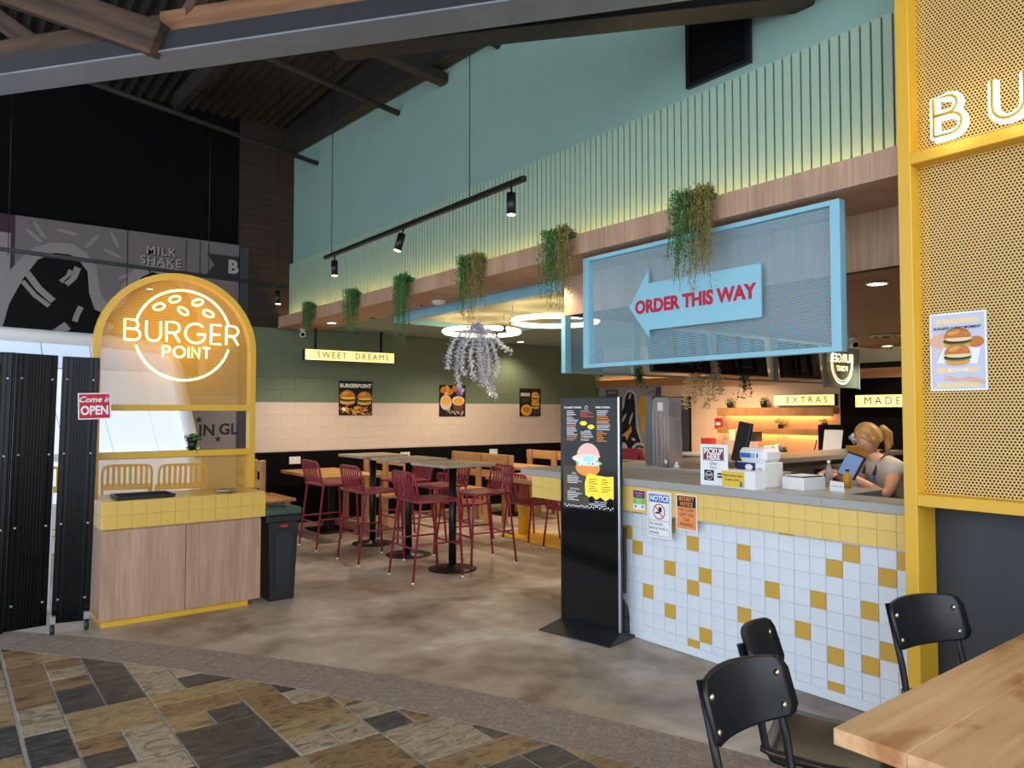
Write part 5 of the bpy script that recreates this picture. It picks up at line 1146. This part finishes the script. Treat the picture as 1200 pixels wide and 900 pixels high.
# till
t = thing('till', 'till terminal with tilted blue screen in front of the woman', 'till', (4.80, 2.52, .90), RX - .3)
b = MB(); b.box((0, .05, .012), (.18, .16, .024), 'white_paint', .004); b.box((-.03, .03, .11), (.05, .04, .2), 'white_paint', .004); part('stand', b, t)
b = MB(); b.box((0, 0, .29), (.15, .018, .17), 'charcoal', .004, rot=(-.45, .22, 0)); o = part('casing', b, t); b = MB(); b.box((0, -.011, .29 + .0), (.132, .003, .15), 'screen_blue', rot=(-.45, .22, 0)); part('screen_face', b, o)
b = MB(); b.box((.10, .0, .06), (.09, .08, .12), 'black_metal', .005); part('printer', b, t)
t = thing('receipt_printer', 'pale card reader standing beside the till', 'card reader', (4.66, 2.36, .90), RX); b = MB(); b.box((0, 0, .07), (.07, .05, .12), 'white_paint', .008, rot=(.3, 0, 0)); part('body', b, t); b = MB(); b.box((0, -.03, .085), (.05, .003, .04), 'print_dark', rot=(.3, 0, 0)); part('keypad', b, t)
t = thing('folded_card', 'small white tent card in front of the till', 'card', (4.08, 2.23, ZC), RX); b = MB(); b.prism([(-.045, 0), (.045, 0), (.04, .055), (-.04, .06)], 0, .003, 'white_paper'); b.b2((-.045, .003, 0), (.045, .03, .003), 'white_paper'); part('card', b, t); b = MB(); b.text('THANK YOU', .012, 'print_dark', (0, -.001, .03)); part('print', b, t)
def bottle(label, loc, hh, r, mt, cap): 
    t = thing('sauce_bottle', label, 'bottle', loc, 0, 'bottles by the till'); b = MB(); b.lathe([(r, 0), (r, hh * .65), (r * .45, hh * .8), (r * .4, hh * .9)], mt, 14); part('body', b, t); b = MB(); b.lathe([(r * .45, hh * .9), (r * .45, hh), (0, hh)], cap, 12); part('cap', b, t)
bottle('clear pump bottle with white top beside the grey box', (4.30, 2.40, ZC), .16, .022, 'clear_acrylic', 'white_paint'); bottle('amber bottle between the clear bottle and the tent card', (4.33, 2.30, ZC), .11, .025, 'print_gold', 'black_metal'); bottle('clear bottle nearest the till stand', (4.60, 2.62, .90), .24, .03, 'clear_acrylic', 'white_paint')
t = thing('cup_stack', 'stack of black lids behind the grey box', 'cups', (4.72, 2.86, .90)); b = MB()
for i in range(12): b.lathe([(.05, i * .019), (.052, i * .019 + .006), (.045, i * .019 + .014)], 'charcoal', 16)
part('lids', b, t)

# ================================================================== KITCHEN BACK
t = thing('back_bench', 'grey kitchen bench along the peach wall', 'bench', (9.2, 0, 0)); b = MB(); b.b2((0, 1.5, .86), (.59, 7.7, .90), 'stone_top', .004); part('worktop', b, t)
for k in range(7):
    b = MB(); b.b2((.03, 1.52 + k * .88, .08), (.05, 2.37 + k * .88, .85), 'bench_grey', .003); part('door', b, t)
b = MB(); b.b2((.05, 1.5, 0), (.58, 7.7, .86), 'charcoal'); part('carcass', b, t)
for z0, z1, lb in ((1.483, 1.604, 'upper oak shelf under the EXTRAS sign'), (1.213, 1.30, 'lower oak shelf on the peach wall')):
    t = thing('wall_shelf', lb, 'shelf', (9.62, 7.2, z0), RX); b = MB(); b.b2((0, 0, 0), (1.9, .02, z1 - z0), 'shelf_wood', .003); b.b2((0, .0195, .03), (1.9, .178, z1 - z0), 'shelf_wood', .003); part('board', b, t); b = MB(); b.b2((.05, .10, .012), (1.78, .12, .029), 'shelf_strip'); part('led_strip', b, t)
pot_plant('potted_plant', 'trailing plant at the far end of the upper shelf', (9.7, 7.02, 1.604), .05, .08, .10, 90, .30); pot_plant('potted_plant', 'small trailing plant on the upper shelf beside the EXTRAS sign', (9.7, 6.42, 1.604), .05, .10, .08, 70, .2)
pot_plant('potted_plant', 'bushy trailing plant in the middle of the lower shelf', (9.7, 6.14, 1.30), .05, .06, .12, 130, .35); pot_plant('potted_plant', 'small plant in a black pot near the black wall on the lower shelf', (9.7, 5.47, 1.30), .05, .09, .08, 50, 0)
for (y, z, lb, tr_) in ((5.75, 1.93, 'plant trailing from the rail between the two far menu screens', .35), (6.65, 1.92, 'plant trailing from the rack rail above the mural', .3)): pass
def rail_plant(label, x, z, L):
    t = thing('trailing_plant', label, 'plant', (x, 4.74, z), 0, 'plants hung on the menu rack'); b = MB(); s_ = MB()
    for i in range(9):
        P = [Vector((random.gauss(0, .04), random.gauss(0, .02), .02))]; l = L * random.uniform(.4, 1)
        for k in range(8): P.append(P[-1] + Vector((random.gauss(0, .008), random.gauss(0, .008), -l / 8)))
        s_.tube(P, .002, 'leaf_dark', 3, caps=False)
        for k in range(22):
            c = P[random.randrange(9)] + Vector((random.gauss(0, .015), random.gauss(0, .015), random.gauss(0, .02))); u = Vector((random.gauss(0, 1), random.gauss(0, 1), random.gauss(0, 1))).normalized(); v = u.orthogonal().normalized(); l2 = random.uniform(.012, .022); b.add([c - u * l2, c + v * l2 * .5, c + u * l2, c - v * l2 * .5], [(0, 1, 2, 3)], 'leaf_dark')
    part('foliage', b, t); part('stem', s_, t)
rail_plant('trailing plant at the rack rail above the black and gold mural', 5.15, 1.93, .22); rail_plant('trailing plant hanging below the middle menu screen', 6.85, 1.92, .32)
def tinsel_tail(label, x, L):
    t = thing('tinsel_garland', label, 'decoration', (x, 4.74, 2.06), 0, 'tinsel tails on the rack'); b = MB(); r_ = random.Random(int(x * 10))
    for a in range(3):
        for k in range(260): 
            f = r_.random(); c = Vector(((a - 1) * .09 * (.4 + f) + r_.gauss(0, .02), r_.gauss(0, .02), -L * f * (1 - .15 * a))); u = Vector((r_.gauss(0, 1), r_.gauss(0, 1), r_.gauss(0, 1))).normalized(); v = u.orthogonal().normalized(); l = r_.uniform(.012, .022); b.add([c - u * l, c + v * l * .5, c + u * l, c - v * l * .5], [(0, 1, 2, 3)], 'print_cream')
    part('tinsel', b, t, kind='stuff')
tinsel_tail('narrow pale tinsel tail on the rack, over the dark door', 5.95, .5); tinsel_tail('wide pale tinsel tail on the rack post beside the middle screen', 6.28, .48)
# kitchen mural board
km = thing('kitchen_mural', 'grey mural board with black blot and gold drips on the kitchen wall', 'mural', (9.79, 9.98, 0), RX)
b = MB(); b.b2((0, 0, .6), (1.50, .006, 1.99), 'print_grey', .001); part('board', b, km); b = MB(); e = -.001
b.rect(.18, 1.80, .48, 1.95, e, 'print_plum'); b.text('DESSERT', .055, 'print_pale', (.33, e - .001, 1.89), bold=.001); b.rect(1.38, 1.82, 1.5, 1.97, e, 'print_plum')
b.art([(.35, .6), (.40, 1.0), (.45, 1.4), (.6, 1.72), (.62, 1.82), (.7, 1.92), (.82, 1.94), (.92, 1.86), (.95, 1.7), (.98, 1.3), (1.05, 1.0), (1.3, .9), (1.3, .6)], e, 'print_pale')
b.art([(.42, .6), (.46, 1.0), (.5, 1.38), (.64, 1.66), (.66, 1.8), (.72, 1.88), (.80, 1.9), (.88, 1.84), (.9, 1.7), (.92, 1.25), (1.05, .95), (1.2, .85), (1.2, .6)], e - .001, 'print_black')
b.art([(.96, 1.55), (.98, 1.75), (1.06, 1.83), (1.16, 1.83), (1.23, 1.75), (1.24, 1.52), (1.18, 1.5), (1.15, 1.35), (1.14, 1.2), (1.10, 1.15), (1.05, 1.2), (1.03, 1.45)], e - .002, 'print_gold')
b.art([(.58, 1.12), (.74, 1.22), (.80, 1.3), (.82, 1.2), (.75, 1.12), (.70, 1.02), (.66, 1.1)], e - .002, 'print_gold')
for cx, cz, rx, ro in ((.78, 1.82, .06, 1.2), (.62, 1.42, .12, .9), (.80, 1.42, .12, 1.15), (.86, 1.05, .05, -.3), (.56, 1.1, .05, .4)): b.ell(cx, cz, rx, .025, e - .003, 'print_pale', 12, ro)
for r_ in (.2, .15, .1, .05): b.ell(1.0, .82, r_, r_ * .9, e - .003 - (.2 - r_) * .005, 'print_pale' if round(r_ * 20) % 2 == 0 else 'print_dark', 18)
b.ell(.62, .85, .1, .14, e - .003, 'print_pale', 14); b.stroke(arc(1.3, 1.78, .12, 20, 200, 10), .012, e - .002, 'print_dark'); b.stroke(arc(1.42, 1.7, .10, 0, 180, 8), .012, e - .002, 'print_dark'); part('print', b, km)
# small things on the back bench
def simple_box(name, label, cat, loc, d, mt, rz=0, extra=None, group=None):
    t = thing(name, label, cat, loc, rz, group); b = MB(); b.b2((-d[0] / 2, -d[1] / 2, 0), (d[0] / 2, d[1] / 2, d[2]), mt, .004); part('carton', b, t)
    if extra: 
        b = MB(); b.b2((-d[0] / 2 - .002, -d[1] * .3, d[2] * .3), (-d[0] / 2, d[1] * .3, d[2] * .6), extra); part('print', b, t)
    return t
t = thing('glass_cabinet', 'clear topped food display case on the back bench', 'display case', (9.42, 6.55, .90)); b = MB(); b.b2((-.12, -.30, 0), (.15, .30, .02), 'steel'); b.b2((-.12, -.30, .20), (.15, .30, .215), 'clear_acrylic'); b.b2((-.12, -.30, .02), (-.112, .30, .20), 'clear_acrylic'); part('glass_case', b, t)
for i in range(4): b = MB(); b.lathe([(.04, 0), (.045, .05), (.02, .09), (0, .09)], 'print_cream', 12, (.02, -.2 + i * .13, .021)); part('bread_roll', b, t)
for i, (y, hh, mt, lb) in enumerate(((6.72, .16, 'print_cream', 'cream carton stacked on the display case beside the order monitor'), (6.58, .20, 'white_paint', 'white carton stacked on the display case'), (6.38, .14, 'charcoal', 'black kitchen scale on top of the display case'))):
    simple_box('storage_carton', lb, 'box', (9.42, y, 1.115), (.18, .11, hh), mt, group='cartons on the display case')
simple_box('storage_carton', 'white carton on the back bench beside the display case', 'box', (9.42, 6.12, .90), (.18, .12, .16), 'white_paint'); t = thing('mixer', 'small black and white mixer on the back bench', 'mixer', (9.42, 5.93, .90)); b = MB(); b.lathe([(.05, 0), (.06, .08), (.04, .14), (0, .15)], 'charcoal', 14); part('bowl', b, t); b = MB(); b.box((0, .08, .1), (.06, .06, .18), 'white_paint', .01); part('body', b, t)
t = thing('microphone', 'small black stalk on a round base on the back bench', 'stand', (9.36, 5.45, .90)); b = MB(); b.lathe([(.07, 0), (.07, .015), (.03, .03), (0, .03)], 'black_metal', 16); part('base', b, t); b = MB(); b.tube([(0, 0, .03), (0, -.06, .26)], .008, 'black_metal', 8); part('stalk', b, t)
t = thing('paper_sheet', 'white sheet hanging on a dark board at the end of the shelves', 'sheet', (9.50, 5.40, .92), RX); b = MB(); b.b2((-.06, .02, 0), (.32, .04, .45), 'black_paint'); part('board', b, t); b = MB(); b.add([(0, .0, .0), (.26, .0, .0), (.30, .01, .38), (.04, .01, .38)], [(0, 1, 2, 3)], 'white_paper'); b.add([(0, .003, .0), (.26, .003, .0), (.30, .013, .38), (.04, .013, .38)], [(3, 2, 1, 0)], 'white_paper'); part('sheet', b, t)
simple_box('fire_notice', 'small red and white fire notice beside the upper shelf', 'notice', (9.79, 7.3, 1.28), (.012, .14, .16), 'bin_red', extra='print_white'); simple_box('red_box', 'red box on the bench behind the PICKUP sign', 'box', (9.4, 7.2, .90), (.14, .18, .24), 'bin_red')
for i, (y, lb) in enumerate(((7.75, 'maroon crate beside the dark door'), (8.3, 'maroon crate behind the clear dispenser'))):
    t = thing('bread_crate', lb, 'crate', (8.9, y, .78), 0, 'maroon crates'); b = MB()
    for lo, hi in (((-.18, -.25, 0), (.18, .25, .015)), ((-.18, -.25, .015), (-.165, .25, .16)), ((.165, -.25, .015), (.18, .25, .16)), ((-.165, -.25, .015), (.165, -.235, .16)), ((-.165, .235, .015), (.165, .25, .16))): b.b2(lo, hi, 'print_maroon', .003)
    part('crate_shell', b, t)
t = thing('crate_table', 'low grey table carrying the maroon crates', 'table', (8.9, 8.1, 0)); b = MB(); b.box((0, 0, .765), (.5, 1.4, .03), 'bench_grey', .003); part('tabletop', b, t)
for sx in (-.2, .2):
    for sy in (-.62, .62): b = MB(); b.box((sx, sy, .375), (.04, .04, .75), 'steel'); part('leg', b, t)
t = thing('bread_basket', 'round brown basket at the corner of the counter behind the totem', 'basket', (4.95, 4.35, ZC)); b = MB(); b.lathe([(.07, 0), (.11, .06), (.12, .13), (.09, .17), (0, .17)], 'shelf_wood', 18); part('basket_body', b, t)
# flower box on a dark cupboard
t = thing('flower_box', 'yellow card box holding tulips behind the till', 'box', (7.40, 3.79, .99), -.6); b = MB(); b.b2((-.09, -.12, 0), (.09, .12, .21), 'print_gold', .004); part('carton', b, t)
b = MB(); r_ = random.Random(2)
for i in range(16): b.lathe([(0, -.03), (.024, -.012), (.026, .012), (0, .03)], ('print_white', 'print_sky', 'print_red')[i % 3 if i < 9 else 0], 8, (r_.uniform(-.07, .07), r_.uniform(-.1, .1), .25 + r_.uniform(-.02, .06)))
part('sachets', b, t)
t = thing('low_cupboard', 'dark kitchen cupboard below the yellow box', 'cupboard', (7.55, 3.6, 0)); b = MB(); b.b2((-.3, -.9, 0), (.4, .9, .95), 'charcoal', .004); part('carcass', b, t); b = MB(); b.b2((-.33, -.92, .95), (.42, .92, .99), 'bench_grey', .004); part('worktop', b, t)
for k in range(2): b = MB(); b.b2((-.32, -.88 + k * .89, .08), (-.3, -.02 + k * .89, .93), 'dark_panel', .003); part('door', b, t)

# ================================================================== PERSON at the till
def skin_body(name, joints, edges, mt, parent, root=0, sub=2):
    me = bpy.data.meshes.new(name); me.from_pydata([j[0] for j in joints], edges, []); me.materials.append(MATS[mt])
    o = link(name, me, parent); md = o.modifiers.new('skin', 'SKIN'); md.use_smooth_shade = True
    for i, j in enumerate(joints):
        r = j[1]; me.skin_vertices[0].data[i].radius = r if isinstance(r, tuple) else (r, r)
        me.skin_vertices[0].data[i].use_root = (i == root)
    s_ = o.modifiers.new('sub', 'SUBSURF'); s_.levels = sub; s_.render_levels = sub
    return o
mat('skin', (226, 170, 140), .5, noise=.03, scale=20); mat('hair', (176, 136, 84), .5, noise=.35, scale=40, stretch=(1, 1, .15)); mat('tee', (196, 188, 182), .8, noise=.04, scale=20); mat('apron', (112, 124, 140), .8, noise=.12, scale=40); mat('trousers', (52, 54, 64), .8); mat('lips', (190, 110, 100), .5); mat('shoe', (30, 30, 32), .5); mat('strap', (70, 56, 44), .7)
# local frame: +y = facing, -x = her left
P_ = thing('person', 'woman with fair ponytail in grey tee shirt and apron bent over the till', 'person', (5.62, 2.68, 0), math.atan2(.61, -.79) - PI / 2)
P_.location = (5.62, 2.66, -.02)
J = [((0, -.06, .80), .125), ((0, -.03, .93), (.135, .10)), ((0, .02, 1.06), (.16, .105)), ((0, .06, 1.16), (.14, .09)), ((0, .10, 1.225), .05), ((0, .125, 1.27), .048),
     ((-.17, .05, 1.155), .062), ((-.215, .10, 1.05), .05), ((-.21, .13, .965), .044), ((-.15, .28, 1.05), .036), ((-.11, .37, 1.105), .027),
     ((.17, .05, 1.155), .062), ((.215, .10, 1.05), .05), ((.21, .13, .965), .044), ((.14, .28, 1.05), .036), ((.10, .37, 1.11), .027),
     ((-.095, -.06, .72), .095), ((-.10, -.02, .42), .062), ((-.10, -.07, .09), .042), ((-.105, .05, .055), .038),
     ((.095, -.06, .72), .095), ((.10, -.02, .42), .062), ((.10, -.07, .09), .042), ((.105, .05, .055), .038)]
Ed = [(0, 1), (1, 2), (2, 3), (3, 4), (4, 5), (3, 6), (6, 7), (7, 8), (8, 9), (9, 10), (3, 11), (11, 12), (12, 13), (13, 14), (14, 15), (0, 16), (16, 17), (17, 18), (18, 19), (0, 20), (20, 21), (21, 22), (22, 23)]
body = skin_body('body', J, Ed, 'skin', P_)
for sx in (-1, 1):
    hx, hy, hz = sx * .105, .378, 1.110
    h = [((hx, hy - .02, hz), .022), ((hx, hy + .03, hz + .004), (.026, .013))]; ed = [(0, 1)]
    for k, (dx, L) in enumerate(((-.022, .055), (-.007, .066), (.008, .062), (.022, .048))):
        i0 = len(h); h += [((hx + dx, hy + .05, hz + .004), .0095), ((hx + dx * 1.15, hy + .05 + L * .55, hz - .004), .0085), ((hx + dx * 1.2, hy + .05 + L, hz - .022), .0075)]; ed += [(1, i0), (i0, i0 + 1), (i0 + 1, i0 + 2)]
    i0 = len(h); h += [((hx - sx * .028, hy + .01, hz - .004), .011), ((hx - sx * .042, hy + .045, hz - .016), .0085)]; ed += [(0, i0), (i0, i0 + 1)]
    skin_body('hand', h, ed, 'skin', body)
# tee shirt and apron
T = [((0, -.05, .86), .137), ((0, -.03, .93), (.152, .115)), ((0, .02, 1.06), (.178, .122)), ((0, .06, 1.17), (.15, .098)), ((0, .092, 1.218), .074), ((-.175, .05, 1.16), .074), ((-.208, .085, 1.075), .068), ((.175, .05, 1.16), .074), ((.210, .085, 1.075), .068)]
skin_body('tee_shirt', T, [(0, 1), (1, 2), (2, 3), (3, 4), (3, 5), (5, 6), (3, 7), (7, 8)], 'tee', P_)
skin_body('trousers', [((0, -.06, .80), .137), ((-.095, -.06, .72), .105), ((-.10, -.02, .42), .075), ((-.10, -.07, .11), .055), ((.095, -.06, .72), .105), ((.10, -.02, .42), .075), ((.10, -.07, .11), .055)], [(0, 1), (1, 2), (2, 3), (0, 4), (4, 5), (5, 6)], 'trousers', P_)
for sx in (-1, 1): b = MB(); b.lathe([(.02, 0), (.05, .005), (.05, .05), (.03, .08), (0, .085)], 'shoe', 14, (sx * .1, -.0, .02), 1, 2.2); part('shoe', b, P_)
b = MB(); n = 12; vs = []
for j, (z, y0, w) in enumerate(((.62, .09, .20), (.78, .10, .20), (.92, .12, .18), (1.0, .148, .15), (1.06, .165, .10), (1.10, .172, .085))):
    for i in range(n + 1):
        q = -1 + 2 * i / n; vs.append((q * w, y0 - .10 * q * q, z))
k = len(vs); vs += [(x, y + .006, z) for x, y, z in vs]; fs = []
for j in range(5):
    for i in range(n): a = j * (n + 1) + i; fs.append((a + n + 1, a + n + 2, a + 1, a)); fs.append((k + a, k + a + 1, k + a + n + 2, k + a + n + 1))
b.add(vs, fs, 'apron', True); ap = part('apron', b, P_)
b = MB(); b.tube([(-.08, .16, 1.10), (-.085, .12, 1.20), (-.06, .03, 1.265), (0, -.0, 1.28), (.06, .03, 1.265), (.085, .12, 1.20), (.08, .16, 1.10)], .011, 'strap', 8); part('neck_strap', b, ap)
# head
hd = link('head', None, P_); b = MB(); n1, n2 = 18, 14; vs = []; fs = []
for j in range(n2 + 1):
    ph = PI * j / n2; z = math.cos(ph)
    for i in range(n1):
        a = 2 * PI * i / n1; r = math.sin(ph); x = .072 * r * math.cos(a); y = .092 * r * math.sin(a); zz = .112 * z
        if zz < -.03: k = (-.03 - zz) / .08; x *= 1 - .35 * k; y = y * (1 - .25 * k) + .018 * k
        if y > .06 and -.05 < zz < .02: y += 0
        vs.append((x, y, zz))
for j in range(n2):
    for i in range(n1): a = j * n1 + i; c = j * n1 + (i + 1) % n1; fs.append((a, a + n1, c + n1, c))
b.add(vs, fs, 'skin', True)
b.add([(-.012, .085, -.03), (.012, .085, -.03), (0, .112, -.024), (-.006, .09, .012), (.006, .09, .012)], [(0, 2, 3), (2, 1, 4), (2, 4, 3), (0, 1, 2)], 'skin', True)
for sx in (-1, 1): b.lathe([(.0, -.02), (.012, -.012), (.015, .008), (.006, .024), (0, .026)], 'skin', 10, (sx * .074, -.002, -.005), .5, 1.0)
skull = b.mesh('face'); bpy.data.objects.remove(hd)
HR = (-.55, 0, .0); HP = (0, .155, 1.372)
face_o = link('head', skull, P_, HP, rot=HR)
b = MB()
for sx in (-1, 1): b.lathe([(0, -.005), (.010, 0), (0, .005)], 'white_paint', 8, (sx * .03, .076, .004)); b.lathe([(0, -.004), (.005, 0), (0, .004)], 'print_brown', 8, (sx * .03, .0825, .003)); b.box((sx * .03, .087, .026), (.03, .008, .006), 'hair')
part('eye', b, face_o)
b = MB(); b.box((0, .084, -.058), (.036, .008, .010), 'lips', .003); part('mouth', b, face_o)
b = MB(); vs = []; fs = []; n1, n2 = 18, 10
for j in range(n2 + 1):
    ph = .66 * PI * j / n2
    for i in range(n1):
        a = 2 * PI * i / n1; r = math.sin(ph); front = max(0, math.sin(a)); x = .080 * r * math.cos(a); y = .101 * r * math.sin(a) - .006; z = .122 * math.cos(ph)
        if front > .3 and z < .052: z = .052 + (z - .052) * (1 - min(1, (front - .3) * 2)) ; y = y * (1 - .06 * front)
        vs.append((x, y, z))
for j in range(n2):
    for i in range(n1): a = j * n1 + i; c = j * n1 + (i + 1) % n1; fs.append((a, a + n1, c + n1, c))
b.add(vs, fs, 'hair', True)
b.tube([(0, -.085, .015), (0, -.120, .0), (0, -.135, -.05), (-.005, -.105, -.12), (-.01, -.05, -.17)], [.022, .034, .038, .03, .008], 'hair', 10); b.tube([(-.02, -.098, .015), (.02, -.098, .015)], .022, 'strap', 10); part('hair', b, face_o, label='fair hair in a ponytail')
